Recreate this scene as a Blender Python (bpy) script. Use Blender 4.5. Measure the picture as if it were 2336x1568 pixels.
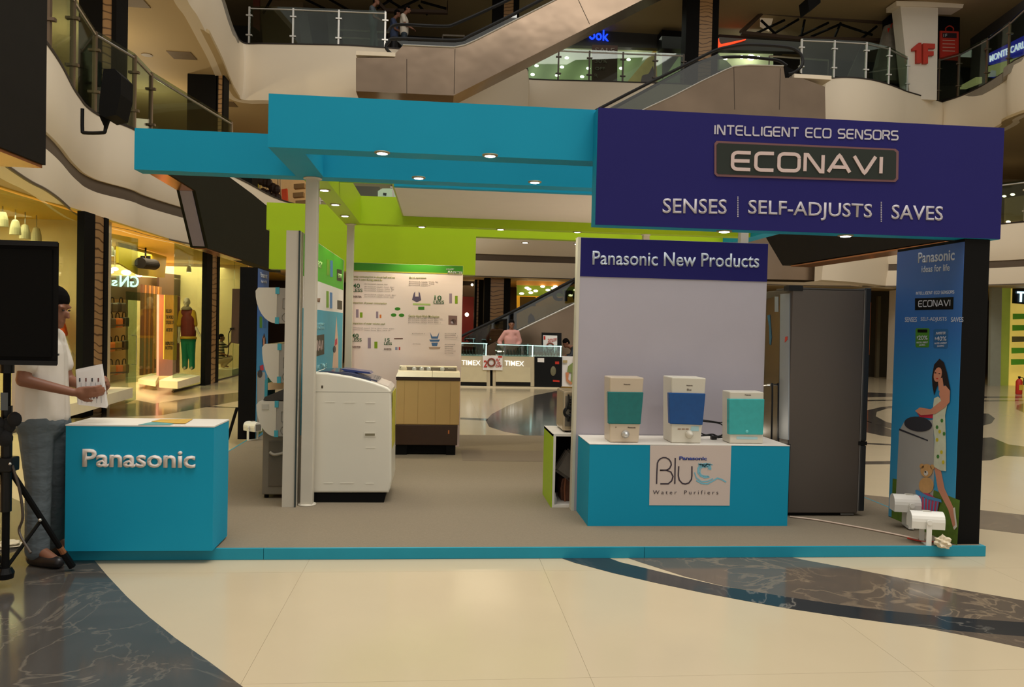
import bpy, bmesh, math, random
from mathutils import Vector, Matrix, Euler
random.seed(7)
for _o in list(bpy.data.objects): bpy.data.objects.remove(_o)
scn = bpy.context.scene
COL = scn.collection

# ------------------------------------------------------------------ camera
F = 1782.0
CP = Vector((0, 0, 1.5))
_p, _y, _r = math.radians(1.2726), math.radians(5.381), math.radians(1.3403)
FW = Vector((math.sin(_y)*math.cos(_p), math.cos(_y)*math.cos(_p), -math.sin(_p)))
_R = Vector((math.cos(_y), -math.sin(_y), 0)); _U = _R.cross(FW)
RR = _R*math.cos(_r) + _U*math.sin(_r); UU = _U*math.cos(_r) - _R*math.sin(_r)
cam = bpy.data.cameras.new('camera'); camo = bpy.data.objects.new('camera', cam); COL.objects.link(camo)
cam.sensor_width = 36; cam.sensor_fit = 'HORIZONTAL'; cam.lens = 36*F/2336; cam.clip_end = 200; cam.clip_start = .05
camo.matrix_world = Matrix(((RR.x, UU.x, -FW.x, CP.x), (RR.y, UU.y, -FW.y, CP.y), (RR.z, UU.z, -FW.z, CP.z), (0, 0, 0, 1)))
scn.camera = camo
# ------------------------------------------------------------------ world, atrium light, exposure
w = bpy.data.worlds.new('world'); scn.world = w; w.use_nodes = True
w.node_tree.nodes['Background'].inputs[0].default_value = (1.0, .945, .86, 1)
w.node_tree.nodes['Background'].inputs[1].default_value = .62
def area(name, loc, rot, sx, sy, power, col):
    l = bpy.data.lights.new(name, 'AREA'); l.shape = 'RECTANGLE'; l.size = sx; l.size_y = sy
    l.energy = power; l.color = col
    o = bpy.data.objects.new(name, l); o.location = loc; o.rotation_euler = rot; COL.objects.link(o); return o
area('atrium_skylight', (3, 1, 19), (math.radians(-14), 0, 0), 16, 12, 3900, (1, .95, .88))
scn.view_settings.view_transform = 'Standard'; scn.view_settings.look = 'None'
scn.view_settings.gamma = 1; scn.view_settings.use_curve_mapping = False
scn.view_settings.exposure = 0.0

# ------------------------------------------------------------------ helpers
def at(px, py, X=None, Y=None, Z=None):
    d = FW + RR*((px-1168)/F) + UU*((784-py)/F)
    if X is not None: t = (X-CP.x)/d.x
    elif Y is not None: t = (Y-CP.y)/d.y
    else: t = (Z-CP.z)/d.z
    return CP + d*t
def lin(c):
    c = c/255.0
    return c/12.92 if c <= .04045 else ((c+.055)/1.055)**2.4
MATS = {}
def M(name, rgb=(128,128,128), rough=.55, metal=0, var=.07, scale=6, bump=0, emit=0, spec=.4, coat=0, bscale=None, stretch=(1,1,1)):
    if name in MATS: return MATS[name]
    m = bpy.data.materials.new(name); m.use_nodes = True; nt = m.node_tree; n = nt.nodes; L = nt.links
    b = n['Principled BSDF']; col = tuple(lin(c) for c in rgb)+(1,)
    tc = n.new('ShaderNodeTexCoord'); mp = n.new('ShaderNodeMapping'); mp.inputs['Scale'].default_value = stretch
    L.new(tc.outputs['Object'], mp.inputs[0])
    ns = n.new('ShaderNodeTexNoise'); ns.inputs['Scale'].default_value = scale; ns.inputs['Detail'].default_value = 4
    L.new(mp.outputs[0], ns.inputs['Vector'])
    mx = n.new('ShaderNodeMix'); mx.data_type = 'RGBA'
    mx.inputs[6].default_value = tuple(c*(1-var) for c in col[:3])+(1,)
    mx.inputs[7].default_value = tuple(min(1, c*(1+var)) for c in col[:3])+(1,)
    L.new(ns.outputs['Fac'], mx.inputs[0]); L.new(mx.outputs[2], b.inputs['Base Color'])
    b.inputs['Roughness'].default_value = rough; b.inputs['Metallic'].default_value = metal
    b.inputs['Specular IOR Level'].default_value = spec; b.inputs['Coat Weight'].default_value = coat
    if emit:
        L.new(mx.outputs[2], b.inputs['Emission Color']); b.inputs['Emission Strength'].default_value = emit
    if bump:
        n2 = n.new('ShaderNodeTexNoise'); n2.inputs['Scale'].default_value = bscale or scale*10; L.new(mp.outputs[0], n2.inputs['Vector'])
        bp = n.new('ShaderNodeBump'); bp.inputs['Strength'].default_value = bump; bp.inputs['Distance'].default_value = .01
        L.new(n2.outputs['Fac'], bp.inputs['Height']); L.new(bp.outputs[0], b.inputs['Normal'])
    m.diffuse_color = col; MATS[name] = m; return m
def Mglass(name, rgb=(200,215,205), gloss=.08, tint=.9):
    if name in MATS: return MATS[name]
    m = bpy.data.materials.new(name); m.use_nodes = True; nt = m.node_tree; n = nt.nodes; L = nt.links
    n.remove(n['Principled BSDF']); out = n['Material Output']
    t = n.new('ShaderNodeBsdfTransparent'); g = n.new('ShaderNodeBsdfGlossy'); g.inputs['Roughness'].default_value = .02
    c = [lin(v) for v in rgb]; t.inputs[0].default_value = (c[0]*tint+1-tint, c[1]*tint+1-tint, c[2]*tint+1-tint, 1)
    ns = n.new('ShaderNodeTexNoise'); ns.inputs['Scale'].default_value = 1.5
    fr = n.new('ShaderNodeLayerWeight'); fr.inputs['Blend'].default_value = .25
    ma = n.new('ShaderNodeMath'); ma.operation = 'MULTIPLY_ADD'; ma.inputs[1].default_value = .18; ma.inputs[2].default_value = gloss
    L.new(fr.outputs['Fresnel'], ma.inputs[0])
    cr = n.new('ShaderNodeMath'); cr.operation = 'MULTIPLY_ADD'; cr.inputs[1].default_value = .03; cr.inputs[2].default_value = 0
    L.new(ns.outputs['Fac'], cr.inputs[0]); ad = n.new('ShaderNodeMath'); L.new(ma.outputs[0], ad.inputs[0]); L.new(cr.outputs[0], ad.inputs[1])
    mx = n.new('ShaderNodeMixShader'); L.new(ad.outputs[0], mx.inputs[0]); L.new(t.outputs[0], mx.inputs[1]); L.new(g.outputs[0], mx.inputs[2])
    L.new(mx.outputs[0], out.inputs[0]); MATS[name] = m; return m
def Mvein(name, base, vein, vein2, rough=.12, scale=1.6, thin=.035, spec=.5):
    """polished marble: mottled base with thin light veins"""
    m = bpy.data.materials.new(name); m.use_nodes = True; nt = m.node_tree; n = nt.nodes; L = nt.links
    b = n['Principled BSDF']; tc = n.new('ShaderNodeTexCoord')
    ns = n.new('ShaderNodeTexNoise'); ns.inputs['Scale'].default_value = scale; ns.inputs['Detail'].default_value = 8; ns.inputs['Roughness'].default_value = .6
    ns.inputs['Distortion'].default_value = 1.2
    L.new(tc.outputs['Object'], ns.inputs['Vector'])
    cr = n.new('ShaderNodeValToRGB'); e = cr.color_ramp.elements
    B = tuple(lin(v) for v in base)+(1,); V = tuple(lin(v) for v in vein)+(1,); V2 = tuple(lin(v) for v in vein2)+(1,)
    e[0].position = .2; e[0].color = B; e[1].position = .8; e[1].color = V2
    L.new(ns.outputs['Fac'], cr.inputs[0])
    n2 = n.new('ShaderNodeTexNoise'); n2.inputs['Scale'].default_value = scale*.9; n2.inputs['Detail'].default_value = 5; n2.inputs['Distortion'].default_value = 2.5
    L.new(tc.outputs['Object'], n2.inputs['Vector'])
    s = n.new('ShaderNodeMath'); s.operation = 'SUBTRACT'; s.inputs[1].default_value = .5; L.new(n2.outputs['Fac'], s.inputs[0])
    a = n.new('ShaderNodeMath'); a.operation = 'ABSOLUTE'; L.new(s.outputs[0], a.inputs[0])
    c2 = n.new('ShaderNodeMapRange'); c2.inputs['From Min'].default_value = 0; c2.inputs['From Max'].default_value = thin
    c2.inputs['To Min'].default_value = .55; c2.inputs['To Max'].default_value = 0; L.new(a.outputs[0], c2.inputs['Value'])
    n3 = n.new('ShaderNodeTexNoise'); n3.inputs['Scale'].default_value = scale*.5; L.new(tc.outputs['Object'], n3.inputs['Vector'])
    mr = n.new('ShaderNodeMapRange'); mr.inputs['From Min'].default_value = .45; mr.inputs['From Max'].default_value = .62; L.new(n3.outputs['Fac'], mr.inputs['Value'])
    mm = n.new('ShaderNodeMath'); mm.operation = 'MULTIPLY'; L.new(c2.outputs[0], mm.inputs[0]); L.new(mr.outputs[0], mm.inputs[1])
    mx = n.new('ShaderNodeMix'); mx.data_type = 'RGBA'; L.new(mm.outputs[0], mx.inputs[0]); L.new(cr.outputs[0], mx.inputs[6]); mx.inputs[7].default_value = V
    L.new(mx.outputs[2], b.inputs['Base Color']); b.inputs['Roughness'].default_value = rough; b.inputs['Specular IOR Level'].default_value = spec
    MATS[name] = m; return m
def Mwood(name, a, b_, scale=3.0, axis='Z'):
    m = bpy.data.materials.new(name); m.use_nodes = True; nt = m.node_tree; n = nt.nodes; L = nt.links
    b = n['Principled BSDF']; tc = n.new('ShaderNodeTexCoord')
    wv = n.new('ShaderNodeTexWave'); wv.bands_direction = axis; wv.inputs['Scale'].default_value = scale
    wv.inputs['Distortion'].default_value = 9; wv.inputs['Detail'].default_value = 2; wv.inputs['Detail Scale'].default_value = .6
    L.new(tc.outputs['Object'], wv.inputs['Vector'])
    cr = n.new('ShaderNodeValToRGB'); e = cr.color_ramp.elements
    e[0].position = .0; e[0].color = tuple(lin(v) for v in b_)+(1,); e[1].position = .16; e[1].color = tuple(lin(v) for v in a)+(1,)
    L.new(wv.outputs['Fac'], cr.inputs[0]); L.new(cr.outputs[0], b.inputs['Base Color']); b.inputs['Roughness'].default_value = .3
    MATS[name] = m; return m

class MB:
    def __init__(s): s.bm = bmesh.new()
    def box(s, x0, x1, y0, y1, z0, z1, bev=0):
        r = bmesh.ops.create_cube(s.bm, size=1)
        for v in r['verts']:
            v.co = Vector((x0+(v.co.x+.5)*(x1-x0), y0+(v.co.y+.5)*(y1-y0), z0+(v.co.z+.5)*(z1-z0)))
        if bev:
            es = list({e for v in r['verts'] for e in v.link_edges})
            bmesh.ops.bevel(s.bm, geom=es, offset=bev, segments=2, affect='EDGES', profile=.5)
        return s
    def prism(s, pts, vec):
        vec = Vector(vec); vs = [s.bm.verts.new(p) for p in pts]; v2 = [s.bm.verts.new(Vector(p)+vec) for p in pts]
        n = len(pts); fs = [s.bm.faces.new(vs), s.bm.faces.new(v2[::-1])]
        for i in range(n): fs.append(s.bm.faces.new((vs[i], v2[i], v2[(i+1) % n], vs[(i+1) % n])))
        bmesh.ops.recalc_face_normals(s.bm, faces=fs)
        return s
    def loft(s, rings, cap=True, closed=True):
        R = [[s.bm.verts.new(p) for p in r] for r in rings]; fs = []
        for a, b in zip(R, R[1:]):
            n = len(a)
            for i in range(n if closed else n-1): fs.append(s.bm.faces.new((a[i], a[(i+1) % n], b[(i+1) % n], b[i])))
        if cap and closed: fs += [s.bm.faces.new(R[0][::-1]), s.bm.faces.new(R[-1])]
        bmesh.ops.recalc_face_normals(s.bm, faces=fs)
        return s
    def tube(s, pts, r, seg=8, closed=False):
        pts = [Vector(p) for p in pts]; rings = []; up = None; n = len(pts)
        for i, p in enumerate(pts):
            a = pts[max(i-1, 0)]; b = pts[min(i+1, n-1)]; t = (b-a)
            if t.length < 1e-9: t = Vector((0, 0, 1))
            t.normalize()
            if up is None: up = Vector((0, 0, 1)) if abs(t.z) < .9 else Vector((1, 0, 0))
            sd = t.cross(up).normalized(); up = sd.cross(t).normalized()
            rr = r[i] if isinstance(r, (list, tuple)) else r
            rings.append([p + (sd*math.cos(2*math.pi*k/seg)+up*math.sin(2*math.pi*k/seg))*rr for k in range(seg)])
        return s.loft(rings)
    def cyl(s, a, b, r, r2=None, seg=20):
        return s.tube([a, b], [r, r if r2 is None else r2], seg)
    def ball(s, c, r, sc=(1,1,1), seg=14, rot=None):
        res = bmesh.ops.create_uvsphere(s.bm, u_segments=seg, v_segments=max(6, seg*2//3), radius=r)
        for v in res['verts']:
            q = Vector((v.co.x*sc[0], v.co.y*sc[1], v.co.z*sc[2]))
            if rot: q = rot @ q
            v.co = q + Vector(c)
        return s
    def cap(s, p, q, r1, r2, seg=14):
        s.ball(p, r1, seg=seg); s.ball(q, r2, seg=seg)
        if (Vector(p)-Vector(q)).length > 1e-4: s.tube([p, q], [r1, r2], seg)
        return s
    def lathe(s, c, prof, seg=20):
        c = Vector(c); rings = [[c+Vector((r*math.cos(2*math.pi*k/seg), r*math.sin(2*math.pi*k/seg), z)) for k in range(seg)] for r, z in prof]
        return s.loft(rings)
    def build(s, name, mat, parent=None, smooth=False, **kw):
        me = bpy.data.meshes.new(name); s.bm.to_mesh(me); s.bm.free()
        mats = mat if isinstance(mat, (list, tuple)) else [mat]
        for m in mats: me.materials.append(m)
        if smooth:
            me.polygons.foreach_set('use_smooth', [True]*len(me.polygons))
        return link(name, me, parent, **kw)
def link(name, me, parent=None, **kw):
    o = bpy.data.objects.new(name, me); COL.objects.link(o)
    if parent is not None:
        o.parent = parent
        o.matrix_parent_inverse = parent_world(parent).inverted()
    for k, v in kw.items(): o[k] = v
    return o
def parent_world(p):
    m = Matrix.LocRotScale(p.location, p.rotation_euler, p.scale)
    if p.parent: m = parent_world(p.parent) @ p.matrix_parent_inverse @ m
    return m
def T(name, label, cat, loc=(0,0,0), group=None):
    o = bpy.data.objects.new(name, None); o.location = loc; COL.objects.link(o); o.empty_display_size = .1
    o['label'] = label; o['category'] = cat
    if group: o['group'] = group
    return o
def tag(o, label, cat, group=None):
    o['label'] = label; o['category'] = cat
    if group: o['group'] = group
    return o
def S(o): o['kind'] = 'structure'; return o
def copy_tree(o, loc, **kw):
    c = o.copy(); COL.objects.link(c); c.location = loc
    for k, v in kw.items(): c[k] = v
    for ch in list(o.children):
        d = ch.copy(); COL.objects.link(d); d.parent = c
        for g in list(ch.children):
            e = g.copy(); COL.objects.link(e); e.parent = d
    return c
def P(pxs, **pl): return [at(a, b, **pl) for a, b in pxs]
def plate(name, mat, pxs, thick, parent=None, off=0, **pl):
    """prism whose front outline lies on a world plane; thick extrudes away from viewer"""
    pts = P(pxs, **pl)
    if 'Y' in pl: v = Vector((0, 1, 0))
    elif 'X' in pl: v = Vector((1 if pl['X'] > 0 else -1, 0, 0))
    else: v = Vector((0, 0, -1))
    pts = [p - v*off for p in pts]
    return MB().prism(pts, v*thick).build(name, mat, parent)
def smooth_pts(pts, n=6):
    pts = [Vector(p) for p in pts]; out = []
    for i in range(len(pts)-1):
        a = pts[max(i-1, 0)]; b = pts[i]; c = pts[i+1]; d = pts[min(i+2, len(pts)-1)]
        for k in range(n):
            t = k/n
            out.append(.5*((2*b)+(c-a)*t+(2*a-5*b+4*c-d)*t*t+(3*b-a-3*c+d)*t*t*t))
    out.append(pts[-1]); return out
def sweep(name, plan, prof, mat, parent=None, side=1, **kw):
    """sweep an open (offset,z) profile along a plan polyline"""
    plan = [Vector((p[0], p[1], 0)) for p in plan]; rings = []
    for i, p in enumerate(plan):
        t = (plan[min(i+1, len(plan)-1)]-plan[max(i-1, 0)]).normalized(); nrm = Vector((t.y, -t.x, 0))*side
        rings.append([p+nrm*o_+Vector((0, 0, z)) for o_, z in prof])
    b = MB(); b.loft(rings, cap=True, closed=True); o = b.build(name, mat, parent, smooth=True, **kw); o.data.set_sharp_from_angle(angle=math.radians(28)); return o
# --- text, as real letters of mesh
def text(body, bl, br, tl, mat, parent=None, depth=.002, bold=0, name='lettering', shear=0, lift=None):
    cu = bpy.data.curves.new('t', 'FONT'); cu.body = body; cu.size = 1; cu.offset = bold; cu.shear = shear; cu.resolution_u = 3
    o = bpy.data.objects.new('t', cu); COL.objects.link(o)
    dg = bpy.context.evaluated_depsgraph_get(); me = bpy.data.meshes.new_from_object(o.evaluated_get(dg))
    bpy.data.objects.remove(o); bpy.data.curves.remove(cu)
    if not me.vertices: return None
    xs = [v.co.x for v in me.vertices]; ys = [v.co.y for v in me.vertices]
    x0, x1, y0, y1 = min(xs), max(xs), min(ys), max(ys)
    bl, br, tl = Vector(bl), Vector(br), Vector(tl); ex = br-bl; ey = tl-bl; n = ex.cross(ey).normalized()
    bm = bmesh.new(); bm.from_mesh(me); bpy.data.meshes.remove(me)
    for v in bm.verts: v.co = bl+ex*((v.co.x-x0)/(x1-x0))+ey*((v.co.y-y0)/(y1-y0))+n*(lift if lift is not None else .0005)
    if depth:
        r = bmesh.ops.extrude_face_region(bm, geom=bm.faces[:])
        for v in [g for g in r['geom'] if isinstance(g, bmesh.types.BMVert)]: v.co += n*depth
        bmesh.ops.recalc_face_normals(bm, faces=bm.faces)
    me = bpy.data.meshes.new(name); bm.to_mesh(me); bm.free(); me.materials.append(mat)
    return link(name, me, parent)
def textpx(body, bl, br, h, mat, parent=None, depth=.002, bold=0, name='lettering', shear=0, off=0.001, **pl):
    a = at(*bl, **pl); b = at(*br, **pl); t = at(bl[0]+h*.02, bl[1]-h, **pl)
    up = Vector((0, 0, (t-a).length))
    ex = b-a; n = ex.cross(up).normalized()
    return text(body, a+n*off, b+n*off, a+up+n*off, mat, parent, depth, bold, name, shear, 0)
# --- stroke lettering (rounded wide letters)
def arc(cx, cy, rx, ry, a0, a1, n=7):
    return [(cx+rx*math.cos(math.radians(a0+(a1-a0)*i/n)), cy+ry*math.sin(math.radians(a0+(a1-a0)*i/n))) for i in range(n+1)]
GL = {
 'I': (.14, [[(.07,0),(.07,1)]]),
 'N': (.86, [[(.06,0),(.06,1),(.16,1),(.70,0),(.80,0),(.80,1)]]),
 'T': (.80, [[(0,1),(.8,1)],[(.4,1),(.4,0)]]),
 'E': (.78, [[(.78,1)]+arc(.25,.75,.2,.25,90,180,4)+arc(.25,.25,.2,.25,180,270,4)+[(.78,0)],[(.05,.5),(.74,.5)]]),
 'L': (.74, [[(.06,1)]+arc(.22,.16,.16,.16,180,270,3)+[(.74,0)]]),
 'G': (.84, [[(.80,1)]+arc(.25,.78,.2,.22,90,180,4)+arc(.25,.22,.2,.22,180,270,4)+[(.80,0),(.80,.5),(.45,.5)]]),
 'C': (.78, [[(.78,1)]+arc(.25,.75,.2,.25,90,180,4)+arc(.25,.25,.2,.25,180,270,4)+[(.78,0)]]),
 'O': (.90, [arc(.68,.75,.2,.25,0,90,4)+arc(.25,.75,.2,.25,90,180,4)+arc(.25,.25,.2,.25,180,270,4)+arc(.68,.25,.2,.25,270,360,4)+[(.88,.75)]]),
 'S': (.80, [[(.76,1)]+arc(.22,.75,.17,.25,90,270,6)+arc(.60,.25,.17,.25,90,-90,6)+[(.04,0)]]),
 'R': (.80, [[(.06,0),(.06,1)]+arc(.60,.75,.17,.25,90,-90,6)+[(.06,.5)],[(.50,.5),(.80,0)]]),
 'A': (.90, [[(0,0),(.40,.93),(.45,1),(.50,.93),(.90,0)],[(.2,.3),(.74,.3)]]),
 'V': (.90, [[(0,1),(.40,.07),(.45,0),(.50,.07),(.90,1)]]),
 ' ': (.45, []),
}
def ribbon(bm, pts, hw, fx, depth, n):
    m = len(pts); L_, R_ = [], []
    for i in range(m):
        a = Vector(pts[max(i-1, 0)]); b = Vector(pts[i]); c = Vector(pts[min(i+1, m-1)])
        d1 = (b-a).normalized() if i > 0 else (c-b).normalized(); d2 = (c-b).normalized() if i < m-1 else d1
        t = (d1+d2); t = t.normalized() if t.length > 1e-6 else d1
        nn = Vector((-t.y, t.x)); k = hw/max(.45, nn.dot(Vector((-d1.y, d1.x))))
        if i == 0: b = b-d1*0
        L_.append(fx(b+nn*k)); R_.append(fx(b-nn*k))
    for i in range(m-1):
        q = [L_[i], R_[i], R_[i+1], L_[i+1]]
        lo = [bm.verts.new(p) for p in q]; hi = [bm.verts.new(p+n*depth) for p in q]
        fs = [bm.faces.new(hi)]
        for k in range(4): fs.append(bm.faces.new((lo[k], lo[(k+1) % 4], hi[(k+1) % 4], hi[k])))
        bmesh.ops.recalc_face_normals(bm, faces=fs)
def strokes(body, bl, br, tl, mat, parent=None, hw=.07, gap=.2, depth=.002, name='lettering', lift=.001):
    bl, br, tl = Vector(bl), Vector(br), Vector(tl); n = (br-bl).cross(tl-bl).normalized()
    tot = sum(GL[c][0]+gap for c in body)-gap; b = bmesh.new(); x = 0
    H = (tl-bl).length; W_ = (br-bl).length; ex = (br-bl)/tot; ey = (tl-bl)
    asp = (W_/tot)/H   # keep stroke width even
    for c in body:
        wd, ss = GL[c]
        for si_, s_ in enumerate(ss):
            pts = [((x+p[0])*asp, hw+p[1]*(1-2*hw)) for p in s_]
            ribbon(b, pts, hw, lambda p: bl+ex*(p[0]/asp)+ey*p[1]+n*lift, depth+si_*.0004, n)
        x += wd+gap
    me = bpy.data.meshes.new(name); b.to_mesh(me); b.free(); me.materials.append(mat)
    return link(name, me, parent)
def curve_ribbon(pxs, hw, mat, parent=None, depth=.0015, off=.001, name='printed_line', **pl):
    """a drawn line (width 2*hw px) on a Y plane"""
    b = bmesh.new(); n = Vector((0, -1, 0)) if 'Y' in pl else Vector((-1 if pl['X'] > 0 else 1, 0, 0))
    ribbon(b, [(p[0], -p[1]) for p in pxs], hw, lambda p: at(p[0], -p[1], **pl)+n*off, depth, n)
    me = bpy.data.meshes.new(name); b.to_mesh(me); b.free(); me.materials.append(mat); return link(name, me, parent)

# ------------------------------------------------------------------ materials
CREAM = M('cream_marble_floor', (186,171,142), rough=.16, var=.06, scale=1.6, spec=.5)
DARKM = Mvein('dark_grey_marble', (62,59,56), (120,112,100), (78,74,70), scale=1.5, thin=.02)
BROWNM = Mvein('brown_grey_marble', (78,72,66), (150,132,108), (98,86,74), scale=2.2)
BLACKM = Mvein('black_marble', (38,42,46), (150,145,135), (46,48,50), scale=1.2, thin=.012)
CARPET = M('grey_carpet', (126,115,98), rough=.95, var=.16, scale=90, bump=.25, bscale=500, spec=.1)
TEAL = M('teal_blue_laminate', (12,144,178), rough=.6, var=.04, scale=3, spec=.2)
TEALE = M('teal_edge_board', (18,140,165), rough=.5, var=.10, scale=5)
LIME = M('lime_green_laminate', (158,188,8), rough=.5, var=.04, scale=3)
LIMED = M('leaf_green_laminate', (118,178,14), rough=.5, var=.04, scale=3)
NAVY = M('navy_vinyl', (34,31,98), rough=.6, var=.05, scale=4, spec=.15)
WHITE = M('white_laminate', (222,216,206), rough=.4, var=.03)
PANEL = M('lavender_grey_panel', (180,174,184), rough=.6, var=.03)
POSTW = M('off_white_paint', (198,190,174), rough=.45, var=.05)
BLACK = M('matt_black', (13,12,11), rough=.7, var=.15, spec=.12)
BLACKG = M('satin_black', (10,10,11), rough=.35, var=.1, spec=.25)
GYPS = M('gypsum_fascia', (240,226,202), rough=.6, var=.03, scale=.6)
SOFF = M('beige_soffit', (192,168,124), rough=.7, var=.04, scale=.5)
BAND = M('brown_grey_band', (98,84,70), rough=.6, var=.06, scale=3)
STEEL = M('brushed_steel', (200,196,188), rough=.3, metal=.9, var=.1, scale=20)
DSTEEL = M('dark_steel', (90,82,74), rough=.4, metal=.6, var=.1)
ESC = M('bronze_escalator_cladding', (132,114,96), rough=.2, metal=.7, var=.35, scale=.8, bump=1.0, bscale=1.1)
ESCU = M('escalator_underside', (120,92,66), rough=.45, metal=.3, var=.2, scale=.8)
RUBBER = M('handrail_rubber', (16,16,18), rough=.45)
GLASS = Mglass('clear_glass', (205,220,208), gloss=.03)
GLASSD = Mglass('grey_green_glass', (150,160,150), gloss=.10)
WOODC = Mwood('wavy_wood', (170,132,88), (84,58,36), scale=2.6)
LETW = M('white_letter', (208,204,204), rough=.45, var=.02)
LIGHTW = M('lamp_white', (255,250,240), emit=9, var=0)
LIGHTY = M('lamp_warm', (255,236,190), emit=6, var=0)
GREYC = M('warm_grey_ceiling', (214,202,192), rough=.7, var=.03)
PAPER = M('white_paper', (236,232,228), rough=.7, var=.02)
RED = M('red_paint', (196,48,30), rough=.5)
SKIN = M('skin_brown', (128,84,62), rough=.5, var=.06, scale=12)
HAIR = M('black_hair', (14,11,10), rough=.85, var=.4, scale=60, bump=.6, spec=.08)

# ================================================================== SETTING
# ---- floor: base, big stone tiles, marble inlays
fl = S(MB().box(-26, 30, -8, 40, -.30, -.004).build('floor', M('floor_joint', (176,160,130), rough=.4)))
TX, TY, NX, NY = 1.46, 1.46, 15, 14; X0, Y0 = -.78-TX*5, .35
tile = MB().box(.0006, TX-.0006, .0006, TY-.0006, -.004, 0); tme = None
for i in range(NX):
    for j in range(NY):
        if tme is None: o = tile.build('floor_tile', CREAM, fl); tme = o.data
        else: o = link('floor_tile', tme, fl)
        o.location = (X0+i*TX, Y0+j*TY, 0)
XE, YE = X0+NX*TX, Y0+NY*TY
fm = MB(); fm.box(-26, X0, -8, 40, -.006, 0).box(XE, 30, -8, 40, -.006, 0).box(X0, XE, -8, Y0, -.006, 0).box(X0, XE, YE, 40, -.006, 0)
fm.build('outer_floor_slab', CREAM, fl)
def inlay(pxs, mat, sm=False, z=.001):
    pts = [at(a, b, Z=z) for a, b in pxs]
    return MB().prism(pts, (0, 0, -.004)).build('floor_inlay', mat, fl)
inlay([(150,1205),(195,1253),(217,1281),(245,1314),(290,1362),(340,1408),(400,1456),(480,1512),(560,1572),(300,1600),(-260,1640),(-260,1120),(-60,1100),(60,1150)], DARKM)
inlay([(1270,1270),(1310,1284),(1400,1308),(1500,1331),(1600,1352),(1700,1371),(1800,1389),(1900,1404),(2010,1419),(2120,1433),(2230,1444),(2345,1453),(2600,1468),(2950,1480),
       (2950,1452),(2600,1439),(2345,1421),(2230,1413),(2110,1403),(2000,1391),(1900,1378),(1800,1363),(1720,1350),(1640,1336),(1560,1318),(1490,1301),(1415,1283),(1380,1270)], BLACKM, z=.0014)
inlay([(1400,1262),(1460,1283),(1560,1315),(1640,1335),(1720,1350),(1800,1363),(1900,1378),(2000,1391),(2110,1403),(2230,1413),(2345,1421),(2600,1439),(2800,1446),(2600,1416),(2345,1372),(2200,1347),(2080,1324),(1950,1299),(1835,1278),(1760,1262)], BROWNM)
inlay([(2110,1433),(2200,1450),(2345,1481),(2700,1560),(2950,1560),(2950,1480),(2600,1468),(2345,1453),(2230,1444)], BROWNM)
inlay([(2200,1160),(2345,1176),(2345,1220),(2200,1202),(1960,1180),(1960,1128),(2040,1136)], BROWNM)
inlay([(2230,1000),(2262,998),(2300,1014),(2345,1020),(2345,1043),(2290,1040),(2262,1050),(2230,1052)], DARKM)
inlay([(2225,943),(2255,944),(2270,955),(2262,966),(2240,972),(2225,970)], DARKM)
inlay([(1965,895),(2060,899),(2060,905),(1965,907)], DARKM); inlay([(1965,913),(2060,912),(2060,914),(1965,916)], DARKM)
inlay([(2060,924),(2010,929),(1975,937),(1960,945),(1965,957),(2000,970),(2060,985),(2060,974),(2020,962),(1998,950),(2000,940),(2025,932),(2060,931)], DARKM)
inlay([(1965,956),(2060,990),(2060,1001),(2010,994),(1965,984)], DARKM)
inlay([(1965,1010),(2060,1015),(2060,1018),(1965,1013)], DARKM); inlay([(1965,1053),(2060,1052),(2060,1059),(1965,1060)], DARKM)
inlay([(1340,886),(1265,893),(1215,903),(1160,925),(1122,945),(1108,960),(1116,974),(1150,985),(1200,994),(1340,1003)], DARKM)
inlay([(1050,953),(1112,955),(1112,960),(1050,957)], DARKM)
inlay([(252,914),(311,913),(352,921),(470,903),(560,894),(560,912),(466,930),(366,948),(235,952),(180,965),(232,945),(232,925)], BROWNM)
inlay([(469,929),(560,932),(560,930),(480,927)], DARKM)
inlay([(2240,905),(2345,905),(2345,908),(2240,908)], DARKM); inlay([(2240,914),(2345,913),(2345,915),(2240,916)], DARKM)
inlay([(2336,920),(2320,925),(2318,934),(2336,942),(2350,942),(2350,920)], DARKM)

# ---- left ground-floor shop run: soffit, glass line, dividing columns
WY = [4.0, 12.55, 19.0, 26.0]
LW = S(MB().box(-10.4, -10.2, -6, 30, 0, 3.05).build('wall_left', M('shop_wall_warm', (232,204,150), rough=.7)))
S(MB().box(-10.2, -5.3, -6, 30, 3.035, 3.06).build('ceiling_shops_left', M('shop_ceiling_yellow', (214,176,70), rough=.7)))
def mall_column(px0, pxw0, pxw1, px1, X, ytop, ybot, lab, z0=0, z1=3.04, Yd=None):
    """black-clad column with a strip of wavy wood; px columns give its edges on the plane"""
    kw = dict(X=X) if Yd is None else dict(Y=Yd)
    mid = (ytop+ybot)/2
    q = [at(p, mid, **kw) for p in (px0, pxw0, pxw1, px1)]
    t = T('mall_column', lab, 'column', (q[0].x, q[0].y, z0), 'wavy wood and black mall columns')
    for a, b, m, nm, th in ((q[0], q[1], BLACK, 'black_cladding', .10 if Yd is None else .5), (q[1], q[2], WOODC, 'wood_panel', .47), (q[2], q[3], BLACK, 'black_cladding', .5)):
        if Yd is None: MB().box(X-min(th,.1), X+(.0 if nm == 'black_cladding' else -.02), a.y, b.y, z0, z1).build(nm, m, t)
        else: MB().box(a.x, b.x, Yd+(.0 if th == .5 else .02), Yd+th, z0, z1).build(nm, m, t)
    return t
mall_column(190, 215, 237, 246, -5.2, 512, 945, 'nearest wavy-wood and black column between the left ground-floor shop windows')
mall_column(470, 483, 495, 500, -5.2, 597, 870, 'far wavy-wood and black column left of the crouching child')
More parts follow.
